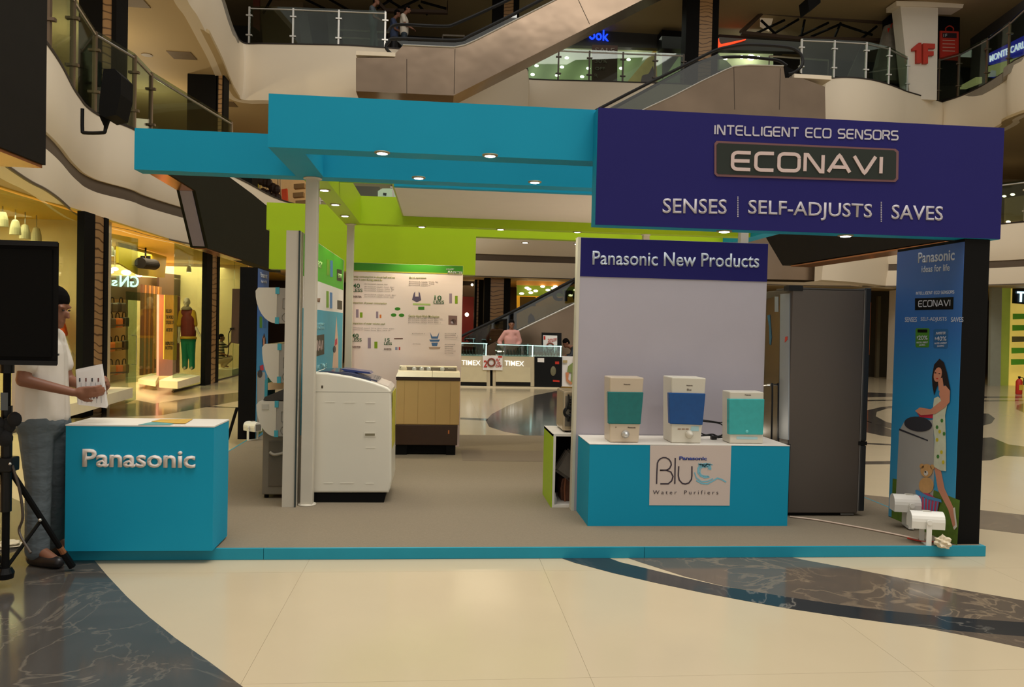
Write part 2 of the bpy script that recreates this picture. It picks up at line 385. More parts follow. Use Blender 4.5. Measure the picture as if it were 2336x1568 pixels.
# partition walls inside the shops behind the columns
PW = M('shop_partition_cream', (226,206,160), rough=.6)
for k, (yy) in enumerate((13.2, 22.6, 25.0)):
    S(MB().box(-10.2, -5.35, yy, yy+.15, 0, 3.04).build('wall_shop_%s' % ('left' if k == 0 else 'middle' if k == 1 else 'back'), PW))
def shopglass(y0, y1, n, lab, X=-5.35, z1=3.02, cat='shop window'):
    t = T('shop_window', lab, cat, (X, y0, 0))
    d = (y1-y0)/n
    for i in range(n): MB().box(X-.006, X+.006, y0+i*d+.004, y0+(i+1)*d-.004, .02, z1).build('glass_pane', GLASS, t)
    MB().box(X-.02, X+.02, y0, y1, 0, .03).build('floor_rail', DSTEEL, t)
    return t
shopglass(6.0, 12.4, 2, 'tall clear glass window of the cream-lit shop behind the man')
shopglass(16.4, 18.7, 1, 'glass window in front of the mannequin in green trousers')
shopglass(19.6, 22.5, 2, 'glass window behind the crouching child')
# shop door leaf standing open (glass) with handle
dg = T('glass_door', 'frameless glass shop door standing open with a steel pull handle', 'glass door', (-5.35, 14.4, 0))
MB().prism(P([(315,545),(240,530),(246,938),(310,912)], X=-5.35), (-.012, 0, 0)).build('glass_pane', GLASS, dg)
plate('glass_pane', GLASS, [(288,665),(357,671),(357,868),(288,874)], .012, dg, X=-6.4)
MB().tube([at(300,765,X=-6.37), at(311,765,X=-6.37), at(311,832,X=-6.37), at(300,832,X=-6.37)], .012).build('pull_handle', STEEL, dg)

# ---- left bulkhead of the first gallery (curved in plan)
tops = P([(40,20),(108,104),(140,152),(165,200),(182,226),(196,244),(222,263),(252,276),(305,297)], Z=4.8)
pl = [Vector((-3.4, 4.6, 0))]+[Vector((p.x, p.y, 0)) for p in tops]
last = pl[-1]
pl += [Vector((last.x+.05, 15.5, 0)), Vector((-4.75, 19, 0)), Vector((-4.4, 22, 0)), Vector((-3.4, 23.7, 0)), Vector((-1.5, 24.4, 0)), Vector((2, 24.6, 0)), Vector((6, 24.6, 0))]
back = P([(1900,640),(1960,645),(2005,652),(2045,658)], Z=3.03)
pl += [Vector((9.0, 24.6, 0))]
rt = P([(2150,560),(2285,530),(2345,510)], Z=4.8)
pl += [Vector((12.5, 24.4, 0)), Vector((15, 22.9, 0)), Vector((16.8, 20.2, 0)), Vector((17.2, 15, 0)), Vector((17.2, 5, 0))]
planA = [(p.x, p.y) for p in smooth_pts(pl, 6)]
prof = [(0, 4.8), (.05, 4.5), (.07, 4.2), (.05, 3.9), (0, 3.75), (-.06, 3.75), (-.06, 3.54), (.0, 3.54), (.02, 3.3), (.0, 3.06), (-.25, 3.03), (-.25, 4.8)]
bulA = sweep('wall_gallery_left', planA, prof, GYPS); S(bulA)
S(sweep('trim_1', planA, [(-.045, 3.75), (-.03, 3.645), (-.045, 3.54), (-.08, 3.54), (-.08, 3.75)], BAND))
S(sweep('trim_2', planA, [(.004, 3.062), (.012, 3.05), (.004, 3.03), (-.02, 3.03), (-.02, 3.062)], M('shadow_gap_grey', (110,98,84))))
S(sweep('trim_3', planA, [(.012, 4.80), (.012, 4.84), (-.22, 4.84), (-.22, 4.80)], M('dark_kerb', (44,36,30))))
_b = [(p.x, p.y) for p in smooth_pts([Vector((p.x, p.y, 0)) for p in P([(1872,640),(1925,643),(1985,649),(2030,655),(2075,664)], Z=3.05)]+[Vector((13.2, 24.2, 0))], 4)]
S(sweep('wall_landing', [(x, y-.05) for x, y in _b], [(0, 4.8), (.05, 4.3), (.05, 3.6), (0, 3.06), (-.3, 3.03), (-.3, 4.8)], GYPS))
# slab of the first gallery: soffit strips left, back and right
def slab(name, plan, z0, z1, far, mat):
    """flat slab between a plan edge and an outer rectangle"""
    b = MB(); pts = [Vector((x, y, z0)) for x, y in plan]+[Vector(p+(z0,)) for p in far]
    b.prism(pts, (0, 0, z1-z0)); return S(b.build(name, mat))
innerA = [(x-(.2 if y < 20 and x < 0 else 0), y+(.2 if y > 20 else 0)) for x, y in planA]
slab('ceiling_ground', innerA, 3.05, 3.12, [(30, 5), (30, 40), (-26, 40), (-26, 4.6)], SOFF)
slab('floor_gallery', innerA, 4.55, 4.78, [(30, 5), (30, 40), (-26, 40), (-26, 4.6)], M('gallery_floor', (150,140,124), rough=.3))

# ---- second gallery (level B) fascia at z 7.95 .. 9.6
lb = P([(430,0),(455,40),(480,90),(502,135),(518,175),(532,205),(552,228),(600,230)], Z=7.95)
planB = [Vector((-3.2, 8.0, 0)), Vector((-4.1, 11.5, 0)), Vector((-4.75, 14, 0))]+[Vector((p.x, p.y, 0)) for p in lb]
a = at(700, 232, Z=7.95); planB.append(Vector((a.x, a.y, 0))); a = at(830, 236, Z=7.95); planB.append(Vector((a.x, a.y, 0)))
YB_ = a.y
planB += [Vector((1.0, YB_+.3, 0)), Vector((2.6, YB_+1.2, 0))]
rb = P([(1192,180),(1380,187),(1560,193),(1700,200),(1820,206)], Z=9.6)
planB += [Vector((p.x, p.y, 0)) for p in rb]
rb2 = P([(1885,181),(1930,178),(1985,183),(2030,195),(2068,210)], Z=9.6)
rb3 = P([(2150,234),(2200,217),(2250,192),(2300,160),(2345,124)], Z=9.6)
left = smooth_pts(planB, 5)
bul = smooth_pts([Vector((p.x, p.y, 0)) for p in rb2], 5); rgt = smooth_pts([Vector((p.x, p.y, 0)) for p in rb3]+[Vector((17.0, 15, 0)), Vector((17.0, 5, 0))], 5)
pB = [(p.x, p.y) for p in left+bul+rgt]
profB = [(0, 9.6), (.05, 9.2), (.06, 8.7), (.02, 8.2), (-.04, 7.98), (-.3, 7.95), (-.3, 9.6)]
S(sweep('wall_gallery_upper', pB, profB, GYPS))
S(sweep('trim_4', pB, [(.012, 9.60), (.012, 9.64), (-.28, 9.64), (-.28, 9.60)], M('dark_kerb', (44,36,30))))
innerB = [(x-(.25 if y < 18 and x < 0 else 0), y+(.25 if y > 18 else 0)) for x, y in pB]
slab('ceiling_gallery', innerB, 7.97, 8.05, [(30, 5), (30, 40), (-26, 40), (-26, 8)], SOFF)
slab('floor_gallery_upper', innerB, 9.3, 9.58, [(30, 5), (30, 40), (-26, 40), (-26, 8)], M('gallery_floor', (150,140,124), rough=.3))
# third level underside
S(MB().box(-26, 30, 23.4, 40, 12.75, 13.0).build('ceiling_upper', M('beige_soffit_dim', (172,150,112), rough=.7, var=.04)))
S(MB().box(-26, -7.0, 6, 23.4, 12.75, 13.0).build('ceiling_upper_left', SOFF))
# outer walls of the galleries
DW = M('dark_shop_fascia', (52,48,44), rough=.5, var=.2)
S(MB().box(-26, 30, 31, 31.3, 9.6, 13).build('wall_upper_back', DW))
S(MB().box(-26, 30, 30, 30.3, 4.8, 7.97).build('wall_gallery_back', M('gallery_wall', (176,154,116), rough=.6)))
S(MB().box(-13.2, -13, 5, 40, 4.8, 12.8).build('wall_gallery_side', M('gallery_wall', (176,154,116), rough=.6)))
S(MB().box(24, 24.3, 2, 40, 0, 13).build('wall_right', M('gallery_wall_r', (120,104,80), rough=.6)))
S(MB().box(-26, 30, 31, 31.3, 0, 3.1).build('wall_back', M('dark_shop_back', (64,48,36), rough=.6)))
# ceiling vents and downlights in the gallery soffits
for a, b in (((300,3)), ((415,126)), ((515,237))):
    c = at(a, b, Z=7.968)
    tag(MB().box(c.x-.28, c.x+.28, c.y-.28, c.y+.28, 7.955, 7.972).build('air_vent', M('vent_brown', (120,100,72))),
        {300: 'square brown air vent at the top edge in the left gallery ceiling', 415: 'square brown air vent in the middle of the left gallery ceiling', 515: 'square brown air vent near the black box column'}[a], 'air vent')
c = at(335, 125, Z=7.968); tag(MB().cyl((c.x, c.y, 7.955), (c.x, c.y, 7.972), .13).build('recessed_lamp', M('vent_brown')), 'round unlit recessed lamp left of the middle ceiling vent', 'lamp')

# ---- galleries' box columns
def boxcol(pxs, Y, z0, z1, m, lab, th=.8):
    a = at(pxs[0], 230, Y=Y); b = at(pxs[1], 230, Y=Y)
    o = MB().box(a.x, b.x, Y, Y+th, z0, z1).build('box_column', m); return tag(o, lab, 'column')
boxcol((427,497), 21.5, 4.8, 8, BLACK, 'tall black box column under the left gallery ceiling')
mall_column(496, 498, 510, 514, 0, 0, 0, 'narrow wavy-wood column edge beside the tall black box column', 4.8, 8, Yd=21.5)
boxcol((513,578), 25.5, 4.8, 6.9, BLACK, 'lower black box column just above the blue beam')
mall_column(180, 233, 255, 266, 0, 0, 0, 'wavy-wood and black column behind the wall speaker', 4.8, 8, Yd=14.2)
mall_column(1567, 1597, 1627, 1641, 0, 0, 0, 'wavy-wood and black column left of the red tick sign', 9.6, 12.8, Yd=25.6)
mall_column(1125, 1150, 1172, 1185, 0, 0, 0, 'wavy-wood and black column above the upper escalator', 9.6, 12.8, Yd=26.4)
mall_column(1120, 1134, 1165, 1180, 0, 0, 0, 'wavy-wood and black column behind the man in pink', 0, 3.04, Yd=25.3)
mall_column(1098, 1103, 1107, 1118, 0, 0, 0, 'black column in the dark red shop behind the watch counter', 0, 3.04, Yd=26.5)

# ---- glass railings
def railing(plan, z0, h, posts, lab, name='glass_railing', pane=GLASS, post_m=STEEL, rail=True, lean=0, pw=.025):
    t = T(name, lab, 'railing', (plan[0][0], plan[0][1], z0))
    pts = [Vector((p[0], p[1], 0)) for p in plan]
    for a, b in zip(pts, pts[1:]):
        d = (b-a); n = Vector((d.y, -d.x, 0)).normalized()*.006
        MB().prism([a+Vector((0,0,z0+.04))-n, b+Vector((0,0,z0+.04))-n, b+Vector((0,0,z0+h))-n, a+Vector((0,0,z0+h))-n], n*2).build('glass_pane', pane, t)
    if rail: MB().tube([p+Vector((0,0,z0+h-.08)) for p in pts], .025).build('handrail', STEEL, t)
    for p in pts[::posts]:
        m = MB(); m.box(p.x-pw, p.x+pw, p.y-.03, p.y+.03, z0, z0+h-.03)
        for f in (.25, .75): m.box(p.x-.09, p.x+.09, p.y-.05, p.y+.02, z0+h*f-.02, z0+h*f+.02)
        m.build('post', post_m, t)
    return t
def XY(pxs, Z): return [(p.x, p.y) for p in P(pxs, Z=Z)]
railing(XY([(568,103),(668,106),(772,110),(878,114)], 9.62), 9.62, 1.15, 1, 'straight glass railing on the upper gallery, left of the people')
railing([(x, y+.2) for x, y in XY([(1200,181),(1275,183),(1346,186),(1423,189),(1497,192),(1562,194)], 9.62)], 9.62, 1.1, 1, 'glass railing in front of the shop with the blue sign', post_m=DSTEEL)
railing([(x, y+.1) for x, y in XY([(1830,172),(1905,175),(1978,179),(2030,190),(2072,210)], 9.62)], 9.62, 1.2, 1, 'curving glass railing above the white rounded bulkhead')
railing([(x, y) for x, y in XY([(2140,232),(2185,222),(2250,193),(2300,162),(2345,126)], 9.62)], 9.62, 1.5, 1, 'glass railing along the right upper gallery', post_m=M('bronze_post', (120,100,80), metal=.6, rough=.4))
railing([(x, y) for x, y in XY([(110,108),(165,202),(215,258),(305,297)], 4.82)]+[(last.x-.1, 15.5), (-4.95, 19)], 4.82, 1.35, 1, 'glass railing of the left gallery above the wall speaker', post_m=M('bronze_post', (120,100,80), metal=.6, rough=.4), pw=.03)
railing([(planA[k][0]+.0, planA[k][1]+.1) for k in range(len(planA)-22, len(planA)-8, 2)], 4.82, 1.2, 1, 'glass railing seen right of the navy sign')
railing([(-3.6, 23.9), (-1.5, 24.6), (.5, 24.8), (2.5, 24.8)], 4.82, 1.2, 1, 'glass railing behind the lime beams')

# ---- escalators
def escalator(lab, poly, Y, depth, rails, loc, seams=(), glass=None, lower=None):
    t = T('escalator', lab, 'escalator', loc)
    MB().prism(P(poly, Y=Y), (0, depth, 0)).build('side_cladding', ESC, t)
    if lower: MB().prism([p+Vector((0,.03,0)) for p in P(lower, Y=Y)], (0, depth-.06, 0)).build('underside', ESCU, t)
    for i, r in enumerate(rails):
        pts = [at(a, b, Y=Y+(.1 if i == 0 else depth-.1)) for a, b in r]
        MB().tube(smooth_pts(pts, 4), .045, 6).build('handrail', RUBBER, t)
    if glass:
        for g in glass: MB().prism([p+Vector((0,.1,0)) for p in P(g, Y=Y)], (0, .012, 0)).build('glass_pane', GLASSD, t)
    for s_ in seams:
        MB().tube([p-Vector((0,.004,0)) for p in P(s_, Y=Y)], .008, 4).build('panel_seam', DSTEEL, t)
    return t
YE1 = 21.6
e1 = escalator('bronze-clad escalator climbing from the upper gallery to the top right',
  [(812,132),(900,132),(900,124),(919,104),(1035,109),(1060,104),(1085,93),(1269,0),(1400,-68),(1600,-68),(1465,0),(1035,218),(812,208)], YE1, 1.0,
  [[(893,124),(880,108),(888,95),(905,88),(1040,92),(1075,80),(1180,28),(1300,-35)], [(886,72),(895,60),(920,56),(1010,60),(1045,52),(1160,0),(1290,-66)]],
  (0, YE1, 8), seams=[[(928,135),(928,214)],[(1038,112),(1036,214)],[(1310,-20),(1345,55)]],
  glass=[[(905,90),(1040,94),(1075,82),(1180,30),(1180,44),(1085,92),(1060,103),(1035,108),(919,103)]])
plate('landing_plate', GYPS, [(812,116),(902,120),(902,129),(812,125)], .8, e1, Y=YE1-.02)
MB().tube([p-Vector((0,.01,0)) for p in P([(919,103),(1035,108),(1060,103),(1085,92),(1269,-1),(1340,-36)], Y=YE1)], .022, 6).build('steel_edge', STEEL, e1)
YE2 = 21.2
e2 = escalator('brown-grey escalator rising to the landing beside the rounded bulkhead',
  [(1000,500),(1250,360),(1475,247),(1536,219),(1600,186),(1650,162),(1674,152),(1710,149),(1787,151),(1791,178),(1823,176),(1882,198),(1884,300),(1500,420),(1190,525),(1000,520)], YE2, 1.1,
  [[(1150,370),(1373,245),(1588,136),(1625,118),(1652,109),(1700,102),(1745,103),(1785,106),(1812,112),(1829,128),(1829,150),(1812,165),(1798,169)],
   [(1200,370),(1395,250),(1560,160),(1605,139),(1650,131),(1700,130),(1745,134),(1775,138),(1795,150)]],
  (6, YE2, 4.8), seams=[[(1674,154),(1676,250)],[(1780,156),(1778,250)]],
  glass=[[(1380,250),(1588,142),(1640,120),(1660,135),(1674,150),(1650,160),(1600,184),(1475,245),(1380,292)]])
MB().tube([p-Vector((0,.01,0)) for p in P([(1250,360),(1475,247),(1536,219),(1600,186),(1650,162),(1674,152),(1710,149),(1787,151)], Y=YE2)], .022, 6).build('steel_edge', STEEL, e2)
plate('landing_plate', GYPS, [(1812,168),(1897,173),(1897,182),(1812,177)], .8, e2, Y=YE2-.02)
MB().prism(P([(1791,150),(1830,168),(1812,178),(1791,178)], Y=YE2+.3), (0,.5,0)).build('comb_housing', BLACK, e2)
YE3 = 22.4
e3 = escalator('grey escalator behind the watch counter climbing from the ground floor',
  [(1040,868),(1090,800),(1180,756),(1330,684),(1640,534),(1700,510),(1877,516),(1874,640),(1700,636),(1340,800),(1240,872)], YE3, 1.1,
  [[(1040,778),(1055,766),(1180,706),(1330,627),(1640,470)], [(1060,778),(1075,764),(1180,712),(1330,634),(1640,478)]],
  (3, YE3, 0), glass=[[(1060,770),(1180,710),(1330,632),(1330,684),(1180,756),(1090,800)]])
MB().tube([p-Vector((0,.01,0)) for p in P([(1180,756),(1330,684),(1640,534)], Y=YE3)], .03, 6).build('steel_edge', STEEL, e3)

# ---- upper gallery shops (back of level B)
def shopfront(name, lab, rect, Y, parts, th=.3):
    t = T(name, lab, 'shop front', (at(rect[0], rect[3], Y=Y).x, Y, 9.6)); return t
up = T('upper_shop_front', 'dark upper shop front with the blue lettering and bright window', 'shop front', (9, 29.5, 9.6))
plate('fascia', M('charcoal_fascia', (60,58,56)), [(1290,60),(1790,84),(1790,120),(1290,103)], .3, up, Y=29.4)
WG = M('window_glow_green', (176,190,140), emit=.28, var=.08, scale=1)
plate('lit_window_back', WG, [(1190,95),(1575,110),(1575,200),(1190,190)], .2, up, Y=30.6)
textpx('ook', (1343,90), (1388,95), 24, M('blue_sign', (30,70,255), emit=1.6, var=0), up, .05, .015, Y=29.35)
plate('sale_panel', M('sale_panel_dark', (66,40,34), emit=.1), [(1351,102),(1409,104),(1408,192),(1350,189)], .05, up, Y=28.9)
for s_, x0, y0, x1, h in (('SALE',1357,121,1402,12),('30%',1357,144,1384,10),('OFF',1357,160,1380,7),('R',1356,176,1364,8)):
    textpx(s_, (x0,y0), (x1,y0+1), h, M('faded_grey_print', (130,116,108)), up, .01, .01, Y=28.88)
for i, (a, b) in enumerate(((1224,150),(1215,170),(1293,132),(1282,153),(1271,172),(1342,156),(1328,175),(1453,112),(1434,136),(1417,156))):
    c = at(a, b, Y=30.3); MB().ball(c, .085, (1, .5, .6), 10).build('spot_lamp', LIGHTW, up)
for nm, pxs in (('wide_display_board', [(1430,188),(1497,108),(1500,195)]),):
    plate(nm, M('yellow_red_display', (190,160,70), emit=.25, var=.6, scale=2), pxs, .1, up, Y=30.0)
plate('display_figure', M('maroon_display', (90,40,50), var=.5), [(1462,190),(1466,172),(1480,168),(1490,150),(1496,192)], .1, up, Y=29.8)
for a, b, k in ((1239,150,0),(1253,148,1),(1293,150,0)):
    q = at(a, 180, Y=29.9)
    tag(MB().lathe((q.x, q.y, 9.6), [(.16,0),(.12,.3),(.09,.7),(.17,.75),(.1,1.0),(.02,1.02)] if k == 0 else [(.05,0),(.05,.75),(.2,.78),(.2,.95),(.02,.96)]).build('display_stand', M('display_dark', (44,52,44))),
        {1239: 'dark bottle-shaped stand in the bright upper shop window', 1253: 'dark square-headed stand in the bright upper shop window', 1293: 'dark bust display near the sale panel'}[a], 'display stand')
plate('dark_partition', BLACKG, [(1510,68),(1566,72),(1566,112),(1510,110)], .6, up, Y=28.6)
plate('slanted_display_panel', M('grey_panel_dim', (120,108,112)), [(1512,112),(1560,113),(1520,170),(1512,180)], .1, up, Y=29.6)
nk = T('sports_shop_front', 'black upper shop front carrying the red tick sign', 'shop front', (10, 28.5, 9.6))
plate('fascia', M('charcoal_fascia'), [(1641,78),(1830,92),(1830,118),(1641,114)], .3, nk, Y=28.4)
plate('lit_window_back', WG, [(1641,112),(1764,122),(1764,160),(1641,158)], .2, nk, Y=29.6)
for a, b in ((1654,133),(1692,130),(1713,131),(1730,132)):
    MB().ball(at(a, b, Y=29.3), .1 if a != 1713 else .16, (1, .5, .7), 10).build('spot_lamp', LIGHTW, nk)
sw = [(1640,87),(1637,92),(1638,110),(1646,107),(1701,91),(1702,89),(1648,100),(1644,100),(1641,95)]
plate('tick_sign', M('orange_red_sign', (255,70,30), emit=1.0, var=0), sw, .08, nk, Y=28.3)
# steel roof truss seen through the top of the gallery, two frames
def truss(lab, outer, lines, Y, mat, glow=None):
    t = T('ceiling_truss', lab, 'truss', tuple(at(*outer[0], Y=Y)))
    b = MB(); o = P(outer, Y=Y)
    b.tube(o+[o[0]], .09, 5); b.build('frame', mat, t)
    for l in lines: MB().tube(P(l, Y=Y+.05), .045, 5).build('brace_bar', BLACK, t)
    if glow: plate('bright_pane', M('glow_pane', (190,170,140), emit=.25), glow, .05, t, Y=Y+.3)
truss('dark steel ceiling truss above the right landing', [(1690,75),(1740,28),(2030,52),(2020,92),(1820,88)],
      [[(1725,76),(1790,46)],[(1760,80),(1822,44)],[(1828,84),(1836,45)],[(1770,78),(1736,46)],[(1822,84),(1890,52)],[(1904,86),(1918,52)],[(1850,84),(1915,56)],[(1918,56),(1990,80)],[(1965,88),(2000,60)]], 27, M('brown_truss', (74,56,42)), [(1735,40),(1765,38),(1755,72),(1735,60)])
truss('dark steel ceiling truss behind the people on the upper gallery', [(850,-10),(1022,-10),(1020,28),(880,24)],
      [[(860,20),(900,-6)],[(900,24),(960,-4)],[(930,26),(880,-4)],[(960,4),(1018,20)],[(955,12),(975,34)],[(690,-5),(760,30)],[(740,-8),(800,26)],[(620,-4),(600,30)]], 27, M('brown_truss'))
# railing glass and strips deeper in
for k, (x0, y0, x1, y1) in enumerate(((768,68,888,74),(772,86,905,92),(1010,80,1060,82),(1755,128,1890,138))):
    _p = P([(x0,y0),(x1,y1)], Y=25.2); _t = T('rear_handrail', 'x', 'handrail', tuple(_p[0])); MB().tube(_p, .03, 6).build('rail', STEEL, _t)
    for _q in _p: MB().cyl((_q.x, _q.y, 9.58), _q, .02, seg=6).build('post', DSTEEL, _t)
    tag(_t, ('steel rear handrail behind the left upper railing','lower steel rear handrail behind the left upper railing','short steel handrail beyond the escalator','steel handrail beyond the right landing')[k], 'handrail')
# black panel + hanging dark cone
tag(plate('hanging_speaker', BLACK, [(1842,-5),(1872,-5),(1872,6),(1846,25)], .6, Y=24.0), 'black speaker hanging from the ceiling above the truss', 'speaker')
# 1F pillar, letters, bag posters
pf = T('white_pillar', 'white pillar with the large red 1F lettering', 'pillar', tuple(at(2090,228,Y=25.3)))
plate('shaft', M('white_pillar_paint', (226,216,200), rough=.5, var=.02), [(2054,14),(2140,18),(2137,228),(2076,226)], .5, pf, Y=25.2)
plate('cap_plate', GYPS, [(2045,2),(2200,6),(2196,18),(2045,13)], .6, pf, Y=25.15)
r1 = M('red_letter', (190,52,32), rough=.5)
plate('numeral', r1, [(2078,112),(2092,100),(2098,100),(2098,146),(2087,146),(2087,117),(2078,118)], .1, pf, off=.1, Y=25.2)
plate('letter', r1, [(2102,101),(2129,102),(2129,113),(2113,113),(2113,119),(2126,119),(2126,129),(2113,129),(2113,147),(2102,147)], .1, pf, off=.1, Y=25.2)
tag(plate('dark_side_wall', BLACK, [(2024,40),(2054,14),(2054,200),(2024,190)], .3, Y=26.2), 'black wall panel left of the white pillar', 'wall panel')
tag(plate('dark_side_wall', BLACK, [(2141,20),(2190,28),(2188,190),(2141,190)], .3, Y=26.2), 'black wall panel right of the white pillar', 'wall panel')
def bag(x0, x1, y0, y1, lab, lines):
    t = T('shopping_bag_sign', lab, 'sign', tuple(at(x0, y1, Y=26.1)))
    plate('sign_panel', RED, [(x0,y0),(x1,y0+2),(x1,y1),(x0,y1-2)], .06, t, Y=26.1)
    m = (x0+x1)/2; w_ = (x1-x0)*.2
    MB().tube(smooth_pts(P([(m-w_,y0),(m-w_,y0-6),(m,y0-11),(m+w_,y0-6),(m+w_,y0)], Y=26.1), 3), .02, 5).build('bag_handle', r1, t)
    if lines:
        plate('print_panel', M('dark_print', (40,24,30)), [(x0+5,y0+5),(x1-5,y0+6),(x1-5,y0+17),(x0+5,y0+16)], .01, t, off=.01, Y=26.1)
        for k in range(4): plate('printed_line', M('pale_print', (214,160,140)), [(x0+5,y0+21+k*8),(x1-9,y0+22+k*8),(x1-9,y0+24+k*8),(x0+5,y0+23+k*8)], .01, t, off=.01, Y=26.1)
        textpx('1F', (x0+6,y0+15), (x0+14,y0+15), 7, LETW, t, .01, off=.025, Y=26.1)
bag(2145, 2187, 70, 138, 'red shopping-bag floor directory right of the white pillar', True)
bag(2026, 2049, 64, 128, 'red shopping-bag sign left of the white pillar', False)
# shop sign on the right upper gallery
ms = T('clothing_shop_sign', 'blue-lit shop sign with white lettering at the right edge', 'shop sign', (17.4, 24, 10.5))
q = [at(2258,132,Y=24.5), at(2345,92,Y=22.0)]
mz = 1.1
def onp(px, py): # vertical plane through the two points above
    d = FW + RR*((px-1168)/F) + UU*((784-py)/F); nrm = (q[1]-q[0]).cross(Vector((0,0,1))); t = (q[0]-CP).dot(nrm)/d.dot(nrm); return CP+d*t
nn = (q[1]-q[0]).cross(Vector((0,0,1))).normalized(); nn = nn if nn.dot(q[0]-CP) > 0 else -nn
MB().prism([onp(2252,124), onp(2350,74), onp(2350,118), onp(2252,148)], nn*.2).build('light_box', M('blue_violet_glow', (50,50,170), emit=.6), ms)
text('MONTE CARLO', onp(2260,142)-nn*.02, onp(2352,104)-nn*.02, onp(2260,127)-nn*.02, M('sign_white_glow', (235,235,255), emit=1.3, var=0), ms, .02, .02)
MB().prism([onp(2252,152), onp(2350,122), onp(2350,150), onp(2252,176)], nn*.2).build('lit_window', M('window_glow_yellow', (190,180,120), emit=.5), ms)
MB().prism([onp(2190,196), onp(2226,176), onp(2226,190), onp(2190,204)], nn*.2).build('lit_window', M('window_glow_yellow'), ms)
tag(MB().prism([onp(2180,90)+nn*.5, onp(2350,-40)+nn*.5, onp(2350,170)+nn*.5, onp(2180,215)+nn*.5], nn*.2).build('upper_shop_wall', M('charcoal_fascia')), 'dark shop wall behind the right upper railing', 'wall panel')
# blue glow thing and stand near the rounded bulkhead rail
tag(plate('blue_display', M('blue_glow_display', (30,60,200), emit=.8), [(2040,165),(2056,162),(2060,176),(2044,180)], .1, Y=27), 'small blue lit display behind the curving railing', 'display')
tag(MB().lathe(tuple(at(2025,192,Y=26.3)), [(.45,0),(.5,.5),(.4,1.0),(.3,1.5),(.2,2.0),(.05,2.1)]).build('sculpture', M('grey_mottled', (120,112,100), var=.5, scale=4)), 'grey mottled sculpture behind the curving railing', 'sculpture')
# dark reflections of structure behind the railings, built as grey slanted shapes
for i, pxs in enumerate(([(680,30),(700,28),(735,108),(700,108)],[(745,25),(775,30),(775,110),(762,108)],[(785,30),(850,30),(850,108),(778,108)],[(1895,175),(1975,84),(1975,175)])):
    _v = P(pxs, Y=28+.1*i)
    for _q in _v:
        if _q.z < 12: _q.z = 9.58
    tag(MB().prism(_v, (0,.1,0)).build('slanted_reflection', M('grey_slanted_reflection', (92,86,76), rough=.4)), ('narrow grey slanted reflection left behind the upper railing','grey slanted reflection at the middle post of the upper railing','wide grey reflection behind the upper railing','grey slanted reflection behind the right upper railing')[i], 'wall panel')
tag(plate('brown_door_panel', M('brown_door', (100,44,24)), [(577,-6),(592,-6),(592,70),(577,60)], .1, Y=27.6), 'narrow reddish-brown panel at the left end of the upper railing', 'wall panel')
tag(plate('tan_wall_panel', M('tan_panel', (112,90,58)), [(593,-6),(690,-6),(700,108),(600,106)], .1, Y=28.4), 'tan wall panel behind the left upper railing', 'wall panel')

# ---- first gallery (level A) shops glimpsed through the kiosk roof
sh = T('shoe_shop_front', 'clothes and shoe shop glimpsed above the lime beam', 'shop front', (-5, 27.5, 4.8))
MB().box(-5.6, -2.6, 28.8, 28.9, 4.78, 6).build('lower_wall', M('tan_panel', (112,90,58)), sh)
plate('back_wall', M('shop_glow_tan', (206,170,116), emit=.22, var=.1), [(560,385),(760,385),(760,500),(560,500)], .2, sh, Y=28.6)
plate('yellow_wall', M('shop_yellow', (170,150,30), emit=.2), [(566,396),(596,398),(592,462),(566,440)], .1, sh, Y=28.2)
CL = M('dark_garments', (44,26,20), var=.5)
for i, (a, b) in enumerate(((596,412),(604,416),(612,418),(622,428),(630,432),(600,440),(610,444),(622,450),(632,452))):
    c = at(a, b, Y=27.8); MB().ball(c, .17, (.9, .6, 1.0), 8).build('garment', CL, sh)
for i, x in enumerate((592,600,608,634,640)): MB().tube(P([(x,402),(x+1,470)], Y=28.2), .03, 5).build('rack_post', M('pale_rack', (226,206,170)), sh)
plate('red_banner', M('orange_red_display', (200,70,36), emit=.15), [(642,432),(654,430),(656,474),(644,474)], .2, sh, Y=27.8)
plate('column', BLACK, [(538,398),(556,400),(560,440),(540,425)], .5, sh, Y=27.5)
for i, (x0, y0) in enumerate(((670,420),(668,440),(674,458))): plate('shelf', M('shelf_red', (150,60,40) if i == 1 else (150,120,80)), [(x0,y0),(x0+24,y0-2),(x0+24,y0+8),(x0,y0+10)], .3, sh, Y=27.9)
yl = T('yellow_shop_front', 'yellow and black striped shop glimpsed between the blue and lime beams', 'shop front', (-3, 27.5, 4.8))
MB().box(-1.8, 1, 28.3, 28.4, 4.78, 7.9).build('rear_wall', M('tan_panel'), yl)
plate('fascia', M('amber_fascia', (230,160,30), emit=.35), [(795,402),(900,406),(900,418),(795,414)], .2, yl, Y=28)
for x in (806,828,850,874): plate('black_block', BLACK, [(x,408),(x+11,409),(x+11,415),(x,414)], .1, yl, Y=27.8)
plate('shutter', M('brown_shutter', (110,96,76)), [(795,424),(866,426),(866,456),(795,456)], .2, yl, Y=28)
plate('window', M('white_glow', (226,232,220), emit=.5), [(862,436),(872,430),(905,430),(905,455),(862,455)], .1, yl, Y=27.9)
plate('poster', BLACK, [(874,440),(882,441),(881,447),(874,446)], .02, yl, off=.02, Y=27.9)
